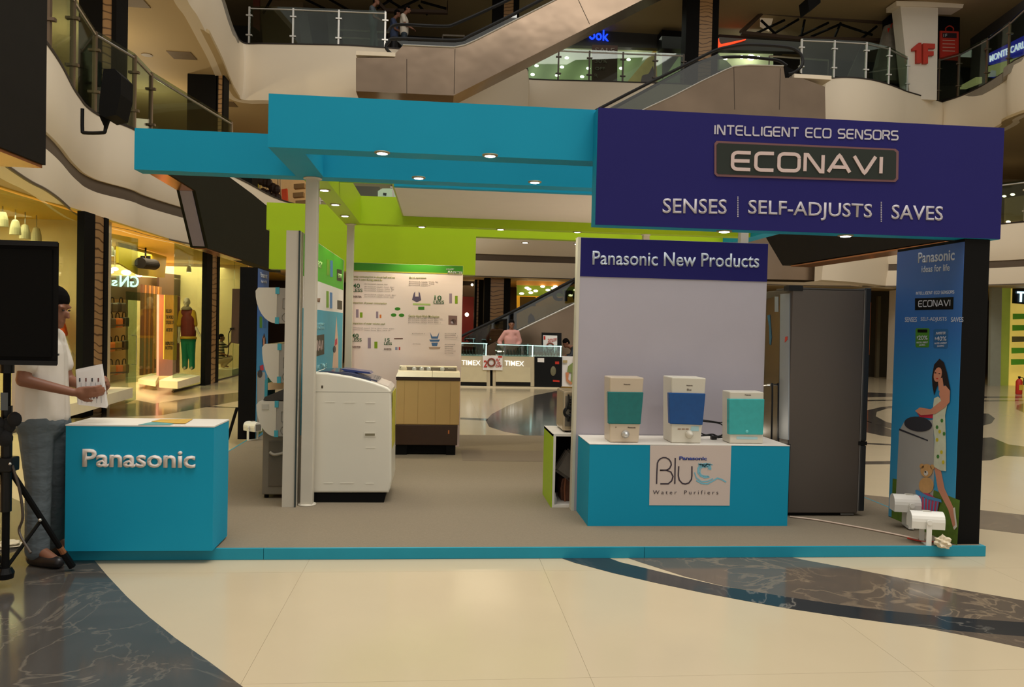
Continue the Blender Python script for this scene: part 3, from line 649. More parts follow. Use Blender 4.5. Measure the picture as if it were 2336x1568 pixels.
# upper right, level A glimpses beyond the navy sign
for i, (a, b, r) in enumerate(((2291,448,.08),(2310,444,.09),(2300,506,.09),(2288,517,.07))):
    tag(MB().ball(at(a, b, Y=27), r, (1,.6,.5), 10).build('ceiling_spot', LIGHTY), ('small lit spot on the far right gallery, upper left of four','small lit spot on the far right gallery, upper right of four','small lit spot on the far right gallery, lower right of four','small lit spot on the far right gallery, lower left of four')[i], 'lamp')
tag(plate('tan_shop_pane', M('tan_glow', (190,160,112), emit=.12), [(2296,452),(2345,444),(2345,500),(2294,512)], .1, Y=28), 'tan lit shop pane on the far right gallery', 'shop window')

# ---- ground floor, back shops
bs = T('dark_red_shop', 'dim shop with red walls behind the info board', 'shop front', (0, 27, 0))
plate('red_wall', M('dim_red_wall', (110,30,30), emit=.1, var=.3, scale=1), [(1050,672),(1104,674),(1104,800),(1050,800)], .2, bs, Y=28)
plate('dark_wall', M('dim_brown_wall', (52,34,26), var=.4), [(1050,640),(1122,642),(1122,680),(1050,676)], .2, bs, Y=27.6)
MB().box(-2.5, 2.2, 29.0, 29.2, 0, 3.05).build('back_panel', M('dim_brown_wall'), bs)
MB().ball(at(1065,718,Y=27.3), .07).build('lamp', LIGHTY, bs)
for a, b in ((1077,650),(1121,651),(1092,684)): MB().ball(at(a, b, Y=27.2), .045).build('spot_lamp', LIGHTY, bs)
cs = T('shoe_shop_window', 'yellow-green lit shop window with dark round letters behind the escalator', 'shop front', (2, 26.5, 0))
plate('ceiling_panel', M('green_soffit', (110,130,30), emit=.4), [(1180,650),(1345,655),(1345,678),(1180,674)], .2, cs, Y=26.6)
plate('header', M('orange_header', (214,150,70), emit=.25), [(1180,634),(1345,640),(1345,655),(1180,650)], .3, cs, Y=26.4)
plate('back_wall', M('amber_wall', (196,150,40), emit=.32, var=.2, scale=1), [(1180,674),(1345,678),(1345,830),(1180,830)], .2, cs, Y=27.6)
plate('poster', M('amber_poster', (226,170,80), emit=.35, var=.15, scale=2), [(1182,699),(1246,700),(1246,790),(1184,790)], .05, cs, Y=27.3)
plate('poster_figure', M('brown_print', (120,70,40), var=.3), [(1205,722),(1211,715),(1218,722),(1222,735),(1214,744),(1204,738)], .02, cs, off=.02, Y=27.3)
plate('dark_panel', M('brown_dim_panel', (100,76,30)), [(1186,677),(1222,678),(1222,699),(1186,699)], .05, cs, Y=27.3)
textpx('cro', (1260,687), (1335,690), 26, M('green_black_sign', (48,60,24)), cs, .06, .03, Y=26.3)
for a, b in ((1190,670),(1202,657),(1207,660),(1211,668),(1222,664),(1238,654),(1250,662),(1262,658),(1267,654),(1302,674),(1313,662)):
    MB().ball(at(a, b, Y=26.35), .05, (1.6, .6, .8), 8).build('spot_lamp', LIGHTY, cs)
# right middle: dark shop, white column
ds = T('dark_shop_entrance', 'dark shop entrance between the fridges and the blue banner pillar', 'shop front', tuple(at(2010,880,Y=24.5)))
plate('opening', M('dark_brown_opening', (34,26,22), var=.4), [(1960,668),(2043,664),(2040,880),(1960,880)], .3, ds, Y=26.4)
plate('door_frame', M('olive_grey_frame', (84,76,58)), [(2003,676),(2010,676),(2005,878),(1998,878)], .1, ds, Y=25.8)
plate('light_strip', M('orange_strip', (190,96,30), emit=.4), [(1983,690),(1987,690),(1983,810),(1981,810)], .05, ds, Y=25.8)
tag(plate('white_wall_strip', M('white_pillar_paint'), [(2045,662),(2075,664),(2070,872),(2038,868)], .4, Y=24.6), 'narrow white column left of the blue banner pillar', 'column')
# far right shop
rs = T('watch_shop_front', 'yellow-lit watch shop with green shelf signs at the right edge', 'shop front', tuple(at(2300,885,Y=22)))
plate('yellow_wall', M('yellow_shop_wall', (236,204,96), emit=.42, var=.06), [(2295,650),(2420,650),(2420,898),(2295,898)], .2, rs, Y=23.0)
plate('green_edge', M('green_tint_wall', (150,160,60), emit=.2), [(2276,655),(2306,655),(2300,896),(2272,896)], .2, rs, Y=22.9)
plate('glass_fin', M('frosted_fin', (158,160,142), rough=.2), [(2262,656),(2286,656),(2282,898),(2258,898)], .1, rs, Y=22.7)
plate('sign_board', BLACKG, [(2315,658),(2360,658),(2360,696),(2314,692)], .1, rs, Y=22.6)
textpx('TITAN', (2319,689), (2400,692), 24, M('cyan_white_sign', (200,240,255), emit=1.6, var=0), rs, .03, .02, Y=22.58)
for k in range(5):
    y = 716+k*26
    plate('shelf_sign', M('shelf_sign_green' if k != 2 else 'shelf_sign_brown', (92,160,40) if k != 2 else (96,90,50), emit=.1), [(2313-k,y),(2338,y),(2338,y+12),(2313-k,y+13)], .05, rs, Y=22.7)
fe = T('fire_extinguisher', 'red fire extinguisher standing against the yellow shop wall', 'fire extinguisher', tuple(at(2324,900,Z=0)))
fx = at(2324, 900, Z=0)
MB().lathe(tuple(fx), [(.07,0),(.08,.02),(.08,.34),(.05,.40),(.02,.42)]).build('cylinder', RED, fe, True)
MB().lathe((fx.x, fx.y, .42), [(.02,0),(.03,.02),(.03,.06)]).build('valve', BLACK, fe); MB().tube([fx+Vector((0,-.02,.46)), fx+Vector((.08,-.04,.44)), fx+Vector((.1,-.04,.25))], .012).build('hose', BLACK, fe)
MB().box(fx.x-.06, fx.x+.06, fx.y-.085, fx.y-.08, .12, .26).build('paper_label', M('yellow_label', (210,180,60)), fe)

# ================================================================== HANGING BANNERS
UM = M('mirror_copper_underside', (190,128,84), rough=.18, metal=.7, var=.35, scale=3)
HB = M('dark_banner_cloth', (34,31,27), rough=.8, var=.1, spec=.1)
XB = -3.6
h1 = T('hanging_banner_box', 'dark hanging banner box at the top left corner', 'banner box', tuple(at(100,385,X=XB)))
q = at(104, 385, X=XB)
MB().box(XB-.45, XB, 2.2, q.y, q.z+.03, 7.5).build('panel', HB, h1)
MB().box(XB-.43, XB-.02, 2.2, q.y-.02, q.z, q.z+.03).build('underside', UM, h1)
h2 = T('hanging_banner_box', 'dark hanging banner box with a grey screen end above the left shops', 'banner box', tuple(at(475,566,X=XB)))
ptsA = P([(367,312),(367,385),(446,435),(475,566),(560,594),(640,622),(640,495),(575,442),(518,400),(420,322)], X=XB)
MB().prism(ptsA, (-.27, 0, 0)).build('panel', M('dark_banner_olive', (38,37,26), rough=.8, var=.1, spec=.1), h2)
# the soffit and end screen: slightly proud strips on the banner's own faces
a, b = at(368,386.5,X=XB), at(445,435,X=XB)
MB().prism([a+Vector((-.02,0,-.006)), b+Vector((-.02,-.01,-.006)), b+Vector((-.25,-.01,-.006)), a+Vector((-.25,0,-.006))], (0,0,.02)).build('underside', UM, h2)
a, b = at(446.5,437,X=XB), at(474.5,563,X=XB)
MB().prism([a+Vector((-.045,-.035,0)), b+Vector((-.045,-.035,0)), b+Vector((-.22,-.035,0)), a+Vector((-.22,-.035,0))], (0,.02,0)).build('screen', M('grey_violet_screen', (118,108,116), rough=.3, emit=.12), h2)
a, b = at(478,568,X=XB), at(556,594,X=XB)
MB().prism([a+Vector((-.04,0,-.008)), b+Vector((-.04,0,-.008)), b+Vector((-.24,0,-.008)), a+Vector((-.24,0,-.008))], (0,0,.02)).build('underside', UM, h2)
XR = 5.87
h3 = T('hanging_banner_box', 'dark hanging banner box behind the navy sign on the right', 'banner box', tuple(at(1785,607,X=XR)))
MB().prism(P([(1740,530),(1785,606),(2155,548),(2155,440),(1700,440)], X=XR), (.42, 0, 0)).build('panel', HB, h3)
a, b = at(1800,607,X=XR), at(2150,552,X=XR)
MB().prism([a+Vector((.03,0,-.012)), b+Vector((.03,0,-.012)), b+Vector((.39,0,-.012)), a+Vector((.39,0,-.012))], (0,0,.02)).build('underside', UM, h3)

# wall speaker on U bracket hung at the left bulkhead
YS = 9.0
ws = T('wall_speaker', 'black speaker on a bent tube bracket before the left gallery', 'speaker', tuple(at(236,270,Y=YS)))
MB().prism(P([(236,157),(262,157),(276,172),(275,215),(264,262),(238,268),(225,260),(227,225)], Y=YS), (0,.34,0)).build('cabinet', BLACK, ws)
MB().tube(smooth_pts(P([(188,248),(188,295),(193,303),(232,303),(240,298),(241,270)], Y=YS+.1), 4), .02).build('bracket', BLACKG, ws)
MB().prism(P([(225,262),(250,265),(240,295)], Y=YS+.08), (0,.05,0)).build('tilt_plate', BLACK, ws)

# ================================================================== LEFT SHOP CONTENT
def plinth(pxs_top, h, z, lab, name='display_plinth'):
    pts = [at(a, b, Z=z) for a, b in pxs_top]
    return tag(MB().prism(pts, (0, 0, -h)).build(name, M('white_plinth', (236,224,190), rough=.35)), lab, 'plinth')
plinth([(363,868),(405,871),(456,857),(404,852)], .14, .28, 'low white plinth under the mannequin in green trousers')
plinth([(315,865),(355,871),(362,858),(345,852)], .10, .2, 'lower white plinth inside the glass door')
plinth([(150,925),(190,915),(303,885),(230,882),(140,895)], .16, .35, 'long white window plinth behind the papers')
# ceiling spot lamps behind the glass
for i, (x, y) in enumerate(((6,498),(35,517),(57,527),(83,533),(254,572),(431,612))):
    c = at(x, y, X=-6.2); t = T('spot_lamp', ('white spot lamp in the left shop window, nearest the frame edge','white spot lamp in the left shop window, next to the window joint','white spot lamp in the left shop window, right of the joint','white spot lamp in the left shop window, nearest the column','small spot lamp right of the near wavy-wood column','small spot lamp above the mannequin')[i], 'spot lamp', tuple(c), 'shop window spot lamps')
    s_ = 1 if i < 4 else .8
    MB().lathe(tuple(c-Vector((0,0,.12*s_))), [(.075*s_,0),(.07*s_,.1*s_),(.045*s_,.2*s_),(.02*s_,.22*s_)], 14).build('shade', M('spot_white', (206,200,170)), t)
    MB().cyl(c+Vector((0,0,.09*s_)), (c.x, c.y, 3.04), .008, seg=6).build('stem', STEEL, t)
    if i > 3: MB().cyl(c-Vector((0,0,.125*s_)), c-Vector((0,0,.12*s_)), .06*s_).build('lens', LIGHTY, t)
# hanging yellow board and camera-like projector
tag(MB().prism(P([(270,553),(380,586),(376,634),(318,628),(271,600)], X=-6.6), (-.05,0,0)).build('yellow_board', M('mustard_board', (186,160,30), emit=.08)), 'mustard yellow board hanging over the shop entrance', 'sign board')
pj = T('ceiling_projector', 'black spotlight cluster hanging above the shop entrance', 'projector', tuple(at(336,598,X=-6.45)))
MB().cyl(at(320,600,X=-6.45), at(352,604,X=-6.45), .12).build('body', BLACK, pj); MB().cyl(at(352,604,X=-6.45), at(356,605,X=-6.45), .09).build('lens', BLACKG, pj)
for x in (326,338): MB().cyl(at(x,584,X=-6.45), at(x,598,X=-6.45), .05).build('knob', BLACK, pj)
MB().tube([at(332,584,X=-6.45), Vector((at(332,584,X=-6.45).x, at(332,584,X=-6.45).y, 3.04))], .02).build('drop_rod', BLACK, pj)
tag(MB().prism(P([(363,622),(413,628),(411,680),(363,672)], X=-7.2), (-.05,0,0)).build('shop_wall_board', M('dark_brown_panel', (64,44,28))), 'dark brown panel above the pink poster', 'wall panel')
tag(MB().prism(P([(246,628),(362,634),(362,690),(246,680)], X=-7.4), (-.05,0,0)).build('shop_wall_board', M('olive_brown_panel', (96,76,40))), 'olive brown panel behind the sign reflection', 'wall panel')
pk = T('pink_poster', 'pink poster board standing in the shop entrance', 'poster', tuple(at(390,855,X=-6.5)))
MB().prism(P([(363,672),(412,676),(409,858),(362,858)], X=-6.5), (-.05,0,0)).build('board', M('pink_board', (226,170,160), rough=.6, emit=.06), pk)
MB().prism(P([(404,676),(410,677),(410,850),(403,850)], X=-6.49), (-.012,0,0)).build('dark_stripe', M('maroon_stripe', (120,40,50)), pk)
yb = T('yellow_poster', 'yellow hanging poster with black lettering beside the mannequin', 'poster', tuple(at(390,820,X=-6.3)))
MB().prism(P([(376,673),(405,674),(403,822),(374,820)], X=-6.3), (-.02,0,0)).build('sheet', M('yellow_sheet', (238,190,70), rough=.6, var=.15, emit=.1), yb)
BKP = M('black_print', (30,28,24))
for k, (s_, y, x0, x1) in enumerate((('RELISH',714,378,392),('THE WORLD',728,378,395),('STUDIES OF',740,378,396),('ARTISTRY',757,378,394),('INSPIRATION',788,377,396),('IN COTTON',798,377,393))):
    a = at(x0, y, X=-6.3); b = at(x1, y, X=-6.3)
    text(s_, a+Vector((.004,0,0)), b+Vector((.004,0,0)), a+Vector((.004,0,.085)), BKP, yb, .002, .02)
# reflection of a green-white sign, built as glowing mirrored letters
gs = T('sign_reflection', 'reflection of a lit sign, reversed white letters on the shop glass', 'sign', tuple(at(285,655,X=-6.0)))
a, b = at(317, 656, X=-5.33), at(274, 655, X=-5.33); GW = M('green_white_glow', (190,240,215), emit=1.2, var=0)
text('GN', a, b, a+Vector((0,0,.20)), GW, gs, .01, .01)
a, b = at(268, 653, X=-5.33), at(256, 653, X=-5.33); text('s', a, b, a+Vector((0,0,.1)), GW, gs, .01, .01)
for i, (a, b) in enumerate(((251,620),(262,614),(288,622),(317,628))):
    _c = at(a, b, X=-7.0); _t = T('lit_spot', 'x', 'lamp', tuple(_c)); MB().ball(_c, .07 if i != 2 else .10, (1,1.4,.6), 10).build('lens', LIGHTW, _t); MB().cyl(_c, (_c.x, _c.y, 3.04), .008, seg=6).build('stem', STEEL, _t)
    tag(_t, ('lit shop spot touching the near column','lit shop spot up and left of the reversed letters','largest lit shop spot above the reversed letters','lit shop spot right above the reversed letter G')[i], 'lamp')
# shelves with bags
sf = T('bag_shelf', 'shelf wall of orange and brown handbags behind the near column', 'shelf', tuple(at(262,860,X=-7.6)))
MB().prism(P([(243,680),(292,684),(292,868),(243,880)], X=-7.6), (-.05,0,0)).build('back_panel', M('shelf_back_cream', (220,196,140)), sf)
for y in (742, 795, 850): MB().prism([p for p in P([(243,y),(290,y-2),(290,y+1),(243,y+3)], X=-7.3)], (-.35,0,0)).build('shelf_board', M('shelf_brown', (70,50,32)), sf)
rr = random.Random(3)
for i, (x, y, c) in enumerate(((252,735,0),(268,735,1),(283,733,0),(250,790,1),(266,788,2),(281,786,0),(252,842,2),(268,842,1),(283,840,2),(256,700,0),(276,700,0))):
    q = at(x, y, X=-7.4)
    t = T('handbag', ('dark','orange','golden brown')[c]+' handbag on the '+('upper' if y < 745 else 'middle' if y < 800 else 'lower')+' shelf, '+('left' if x < 258 else 'middle' if x < 272 else 'right')+(' hanging one' if y == 700 else ''), 'handbag', tuple(q), 'handbags on the shop shelf')
    MB().box(q.x-.07, q.x+.07, q.y-.16, q.y+.16, q.z-.13, q.z+.09, .03).build('body', M(('bag_dark','bag_orange','bag_gold')[c], ((50,36,24),(220,110,30),(160,120,50))[c], rough=.35), t)
    MB().tube(smooth_pts([q+Vector((0,-.1,.08)), q+Vector((0,-.07,.2)), q+Vector((0,.07,.2)), q+Vector((0,.1,.08))], 3), .012, 6).build('bag_handle', BLACK, t)
# wooden slat screen inside
sc = T('slat_screen', 'vertical wooden slat screen inside the glass shop', 'screen', tuple(at(340,860,X=-7.0)))
for i in range(9):
    a = at(318+i*5, 850, X=-7.2)
    MB().box(a.x, a.x+.05, a.y, a.y+.12, .1, 2.3).build('slat', M('amber_wood' if i % 2 else 'brown_wood', (190,130,60) if i % 2 else (120,80,44)), sc)

# ================================================================== WATCH COUNTER (far centre)
YC = 19.0
WM = M('counter_beige', (196,182,152), rough=.4)
wc = T('watch_counter', 'beige watch counter with lit glass display cases in the background', 'counter', tuple(at(1150,882,Y=YC)))
plate('base_step', M('counter_base', (222,208,176)), [(1045,880),(1275,884),(1275,889),(1045,886)], .9, wc, off=.15, Y=YC)
plate('body', WM, [(1045,812),(1118,813),(1118,881),(1045,880)], .62, wc, Y=YC)
plate('body', WM, [(1124,813),(1219,814),(1219,882),(1124,881)], .62, wc, Y=YC)
for x0, x1 in ((1045,1110),(1131,1210)):
    plate('recess_panel', M('counter_panel', (206,194,160)), [(x0,838),(x1,839),(x1,872),(x0,871)], .02, wc, off=.02, Y=YC)
    plate('dark_slot', BLACKG, [(x0,872),(x1,873),(x1,881),(x0,880)], .02, wc, off=.02, Y=YC)
plate('gap_panel', BLACK, [(1118,814),(1124,814),(1124,881),(1118,881)], 0.5, wc, off=-.05, Y=YC)
LW2 = M('white_lit_letter', (250,248,240), emit=.9, var=0)
textpx('TIMEX', (1053,833), (1096,834), 11, LW2, wc, .02, .004, Y=YC)
textpx('TIMEX', (1151,834), (1195,836), 11, LW2, wc, .02, .004, Y=YC)
of = T('discount_sign', 'white 20% OFF sign hanging between the counter fronts', 'sign', tuple(at(1122,845,Y=YC-.03)))
plate('card', PAPER, [(1101,811),(1146,812),(1146,845),(1101,844)], .02, of, off=.05, Y=YC)
textpx('2', (1103,838), (1111,838), 16, r1, of, .006, .02, off=.06, Y=YC)
MB().tube([at(1121+8*math.cos(t/8*math.pi), 827+8.5*math.sin(t/8*math.pi), Y=YC-.075) for t in range(17)], .022, 6).build('watch_ring', M('brown_ring', (130,60,40)), of)
textpx('%', (1131,832), (1141,832), 14, r1, of, .006, 0, off=.06, Y=YC); textpx('OFF', (1130,838), (1144,838), 5, r1, of, .006, .02, off=.06, Y=YC)
plate('red_tab', RED, [(1136,812),(1145,812),(1145,816),(1136,816)], .01, of, off=.06, Y=YC)
kb = T('poster_box', 'black promotional box with a wristwatch picture at the counter end', 'poster box', tuple(at(1250,884,Y=YC)))
plate('box', BLACKG, [(1219,814),(1282,815),(1280,884),(1219,882)], .62, kb, off=.02, Y=YC)
plate('white_label', PAPER, [(1226,817),(1241,817),(1241,827),(1226,826)], .01, kb, off=.03, Y=YC)
MB().ball(at(1262,847,Y=YC-.04), .1, (.7,.15,1.2), 14).build('watch_picture', M('watch_olive', (120,116,90), metal=.3, var=.4, scale=20), kb)
plate('red_label', RED, [(1266,825),(1275,825),(1275,831),(1266,831)], .01, kb, off=.03, Y=YC)
plate('red_label', RED, [(1261,867),(1276,868),(1276,872),(1261,871)], .01, kb, off=.03, Y=YC)
pp = T('person_poster_panel', 'white poster panel showing a man in a green shirt', 'poster', tuple(at(1300,882,Y=YC)))
plate('panel', PAPER, [(1283,814),(1345,816),(1343,884),(1282,882)], .4, pp, off=-.02, Y=YC)
plate('printed_shirt', M('olive_print', (130,146,84)), [(1296,836),(1306,828),(1318,830),(1330,842),(1328,876),(1302,876),(1304,850),(1294,850)], .01, pp, off=0, Y=YC-.02)
plate('printed_arm', M('skin_print', (200,130,90)), [(1290,850),(1298,850),(1296,866),(1306,874),(1302,878),(1292,870)], .01, pp, off=.01, Y=YC-.02)
plate('printed_face', M('skin_print'), [(1307,818),(1316,816),(1318,830),(1308,830)], .01, pp, off=.01, Y=YC-.02)
plate('printed_badge', M('gold_print', (180,160,110)), [(1284,822),(1294,822),(1294,828),(1284,828)], .01, pp, off=.01, Y=YC-.02)
# glass cases with watches
GC = Mglass('case_glass', (220,235,230), gloss=.12)
for i, (x0, x1, y0, y1) in enumerate(((1045,1112,784,812),(1134,1218,788,813),(1219,1282,790,814))):
    t = T('display_case', ('glass display case with watches left of the man in pink','glass display case with watches right before the man in pink','glass display case with watches on the black box')[i], 'display case', tuple(at(x0, y1, Y=YC)))
    A, B = at(x0, y1, Y=YC), at(x1, y0, Y=YC)
    MB().box(A.x, B.x, YC, YC+.008, A.z, B.z).build('glass_pane', GC, t); MB().box(A.x, B.x, YC, YC+.55, B.z, B.z+.008).build('glass_pane', GC, t)
    MB().box(A.x, B.x, YC+.54, YC+.55, A.z, B.z).build('glass_pane', GC, t)
    MB().box(A.x, B.x, YC+.01, YC+.03, B.z-.015, B.z).build('lamp_strip', M('cool_strip', (225,245,245), emit=3, var=0), t)
    MB().box(B.x-.04, B.x-.015, YC+.01, YC+.03, A.z, B.z).build('lamp_strip', M('cool_strip'), t)
    b = MB(); b.box(A.x, B.x, YC+.05, YC+.5, A.z, A.z+.02); b.build('tray', M('tray_white', (225,225,225)), t)
    nW = int((B.x-A.x)/.075); me_ = None
    for k in range(nW):
        for r_ in range(2):
            cx, cy, cz = A.x+.06+k*.075, YC+.12+r_*.18, A.z+.06+r_*.06
            if me_ is None:
                m = MB(); m.cyl((0,-.012,0), (0,.012,0), .022, seg=10); m.tube([(0,-.006,-.05),(0,-.012,0),(0,-.006,.05)], .008, 5); o = m.build('wristwatch', M('watch_mixed', (110,100,96), metal=.6, rough=.25, var=.8, scale=40), t); me_ = o.data
            else: o = link('wristwatch', me_, t)
            o.location = Vector((cx, cy, cz)); 
            o.matrix_parent_inverse = parent_world(t).inverted()
# watch poster stand
wp = T('watch_poster_stand', 'black framed poster of a wristwatch standing behind the glass case', 'poster', tuple(at(1257,810,Y=YC+.7)))
plate('frame', BLACKG, [(1236,759),(1281,760),(1281,812),(1236,811)], .05, wp, Y=YC+.7)
plate('sheet', PAPER, [(1239,765),(1271,766),(1271,811),(1239,810)], .01, wp, off=.01, Y=YC+.7)
MB().tube([at(1255+8*math.cos(t/8*math.pi), 791+8*math.sin(t/8*math.pi), Y=YC+.68) for t in range(17)], .02, 6).build('watch_ring', M('brown_ring'), wp)
plate('red_tab', RED, [(1240,767),(1244,767),(1244,775),(1240,775)], .01, wp, off=.02, Y=YC+.7)
textpx('20%', (1249,781), (1262,781), 8, r1, wp, .004, 0, off=.02, Y=YC+.7); textpx('OFF', (1262,779), (1270,779), 7, r1, wp, .004, .01, off=.02, Y=YC+.7)

# ================================================================== KIOSK
ZP = .07
pf_ = T('exhibition_platform', 'raised grey-carpeted platform with teal edge boards', 'platform', (.8, 7.5, 0))
MB().box(-2.22, 3.74, 5.0, 10.15, .004, ZP-.012).build('deck', M('plywood', (150,120,84)), pf_)
MB().box(-2.235, 3.745, 4.999, 10.16, ZP-.012, ZP).build('carpet', CARPET, pf_)
for x0, x1 in ((-2.25,-1.063),(-1.06,1.37),(1.373,3.755)): MB().box(x0, x1, 4.98, 4.998, .002, ZP+.002).build('edge_board', TEALE, pf_)
MB().box(-2.252, -2.237, 5.0, 10.15, .002, ZP).build('edge_board', TEALE, pf_); MB().box(3.747, 3.76, 5.0, 10.15, .002, ZP).build('edge_board', TEALE, pf_)
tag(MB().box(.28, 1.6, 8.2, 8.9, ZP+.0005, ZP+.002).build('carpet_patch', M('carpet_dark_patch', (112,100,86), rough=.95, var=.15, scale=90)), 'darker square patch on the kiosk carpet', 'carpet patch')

# ---- canopy frame
cf = T('kiosk_canopy', 'blue and lime open canopy frame of the kiosk on white posts', 'canopy', (.5, 7.5, 2.61))
ZB, ZT = 2.61, 2.92
XR_ = 3.80
MB().box(-1.113, XR_, 5.15, 5.32, ZB, ZT+.03).build('blue_beam', TEAL, cf)
MB().box(-2.30, XR_, 6.13, 6.30, ZB, ZT).build('blue_beam', TEAL, cf)
MB().box(-1.113, -.905, 5.32, 6.13, ZB, ZT).build('blue_beam', TEAL, cf)
MB().box(-.42, XR_, 6.98, 7.06, ZB+.1, ZT).build('blue_beam', TEAL, cf)
MB().box(XR_-.18, XR_, 5.32, 9.9, ZB, ZT-.001).build('blue_beam', TEAL, cf)
MB().box(-1.08, -.90, 6.30, 8.90, ZB, ZT).build('lime_beam', LIME, cf)
MB().box(-1.08, XR_-.18, 8.90, 9.06, ZB, ZT).build('lime_beam', LIME, cf)
MB().box(-2.12, XR_-.18, 9.80, 9.97, ZB, ZT+.02).build('lime_beam', LIME, cf)
MB().box(-2.08, .44, 9.79, 9.98, 2.13, ZB+.02).build('lime_sign_back', LIME, cf)
MB().box(-.42, XR_-.2, 7.061, 8.898, ZB+.10, ZT-.03).build('ceiling_panel', GREYC, cf)
MB().box(-.90, -.435, 7.0, 7.05, 2.735, 2.775).build('lime_crossbar', LIMED, cf)
MB().box(-.435, -.421, 7.0, 8.898, ZB+.10, ZT-.03).build('lime_panel_edge', M('pale_lime_edge', (170,176,80)), cf)
def post(px0, px1, ymid, Y, z0, z1, nm='post'):
    a = at(px0, ymid, Y=Y); b = at(px1, ymid, Y=Y)
    p = MB().box(a.x, b.x, Y, Y+(b.x-a.x), z0, z1, .004).build(nm, POSTW, cf)
    c = ((a.x+b.x)/2, Y+(b.x-a.x)/2)
    r = (b.x-a.x)*.78
    m = MB(); m.lathe((c[0], c[1], z0), [(r,0),(r,.008),(r*.8,.012)]); m.lathe((c[0], c[1], z1-.014), [(r*.8,0),(r,.004),(r,.014)]); m.build('flange', POSTW, p, True)
    return p
post(691, 718.5, 780, 6.14, ZP, ZB); post(788, 804, 700, 8.94, ZP, ZB)
post(1468, 1482, 545, 8.94, ZP, ZB)
post(1690, 1708, 545, 6.16, ZP, ZB)
# downlights: small recessed rings with a bright lens, and their own spot light
def downlight(px, py, Zp, col=(1,.93,.80), power=9, blend=.8, size=115, cone=True):
    c = at(px, py, Z=Zp)
    ring = MB().lathe((c.x, c.y, Zp-.008), [(.045,0),(.052,.004),(.052,.010),(.03,.010)], 18).build('downlight', M('downlight_ring', (150,140,110), metal=.4), cf, True)
    MB().lathe((c.x, c.y, Zp-.012), [(.004,0),(.034,.002),(.036,.012)], 16).build('lens', LIGHTW, ring, True)
    if cone:
        l = bpy.data.lights.new('downlight_spot', 'SPOT'); l.energy = power; l.color = col; l.spot_size = math.radians(size); l.spot_blend = blend; l.shadow_soft_size = .03
        o = bpy.data.objects.new('downlight_spot', l); o.location = (c.x, c.y, Zp-.03); COL.objects.link(o)
for a, b in ((872,348),(1118,354)): downlight(a, b, ZB, power=10)
for a, b in ((955,405),(1220,415)): downlight(a, b, ZB, power=22)
for a, b in ((740,433),(765,466),(787,492)): downlight(a, b, ZB, power=20, col=(1,.9,.7))
for a, b in ((962,517),(1142,523),(1317,529)): downlight(a, b, ZB, power=42, col=(1,.86,.6))
for a, b in ((1198,553),(1317,556)): downlight(a, b, ZB, power=9, col=(1,.86,.6))
area('floodlight_behind_panel', (2.4, 7.6, .5), (math.pi, 0, 0), .3, .2, 30, (1,.86,.66))
# sign
sg = T('overhead_sign', 'large navy overhead sign board reading INTELLIGENT ECO SENSORS', 'sign', (2.44, 5.1, 2.18))
YS1 = 5.02
a, b, c = at(1363,247,Y=YS1), at(2285,290,Y=YS1), at(2281,543,Y=YS1); d = at(1358,517,Y=YS1)
x0, x1 = (a.x+d.x)/2, (b.x+c.x)/2; zt = (a.z+b.z)/2; zb = (c.z+d.z)/2
MB().box(x0, x1+.01, YS1+.004, 5.148, zb, zt-.004).build('teal_box', TEAL, sg)
MB().box(x0+.002, x1+.012, YS1, YS1+.004, zb+.002, zt).build('navy_face', NAVY, sg)
for px, py in ((1652,527),(1937,535)):
    q = at(px, py, Z=zb); q.y = 5.085
    rg = MB().lathe((q.x, q.y, zb-.008), [(.045,0),(.052,.004),(.052,.008),(.03,.008)], 18).build('downlight', M('downlight_ring'), sg, True)
    MB().lathe((q.x, q.y, zb-.013), [(.004,0),(.034,.002),(.036,.013)], 16).build('lens', LIGHTW, rg, True)
    l = bpy.data.lights.new('downlight_spot', 'SPOT'); l.energy = 6; l.color = (1,.93,.85); l.spot_size = 2; l.spot_blend = .8; l.shadow_soft_size = .03
    o = bpy.data.objects.new('downlight_spot', l); o.location = (q.x, q.y, zb-.03); COL.objects.link(o)
LG = M('sign_lettering_grey', (186,182,190), rough=.5, var=.02)
def spx(body, bl, br, h, mat, par, hw=.08, gap=.22, depth=.003, **pl):
    a = at(*bl, **pl); b = at(*br, **pl); t = at(bl[0], bl[1]-h, **pl); return strokes(body, a, b, a+Vector((0,0,(t-a).length)), mat, par, hw, gap, depth)
spx('INTELLIGENT ECO SENSORS', (1629,308), (2048,321), 23.5, LG, sg, hw=.075, gap=.16, Y=YS1)
bd = plate('badge', M('copper_bezel', (120,84,84), rough=.35, metal=.4), [(1634,322),(2042,340),(2049,346),(2048,409),(2041,416),(1635,403),(1629,397),(1629,328)], .004, sg, off=.006, Y=YS1)
plate('badge_inset', M('badge_black_green', (26,34,24), rough=.4, var=.3, scale=2), [(1638,327),(2038,344),(2043,349),(2042,407),(2037,411),(1638,398),(1634,394),(1634,331)], .003, bd, off=.009, Y=YS1)
o = spx('ECONAVI', (1667,390), (2012,400), 46, M('badge_letter', (206,184,178), rough=.35, metal=.2), bd, hw=.085, gap=.17, depth=.006, Y=YS1-.009)
textpx('SENSES', (1511,486.5), (1657,489), 34, LG, sg, .003, .008, Y=YS1)
textpx('SELF-ADJUSTS', (1706,498), (1988,507), 42, LG, sg, .003, .008, Y=YS1)
textpx('SAVES', (2033,500), (2150,504), 33, LG, sg, .003, .008, Y=YS1)
for x, y0, y1 in ((1683,448,496),(2010,460,507)):
    m = MB()
    n = 12
    for k in range(n):
        q = at(x, y0+(y1-y0)*(k+.5)/n, Y=YS1); m.box(q.x-.0035, q.x+.0035, YS1-.003, YS1, q.z-.0035, q.z+.0035)
    m.build('dotted_divider', LG, sg)

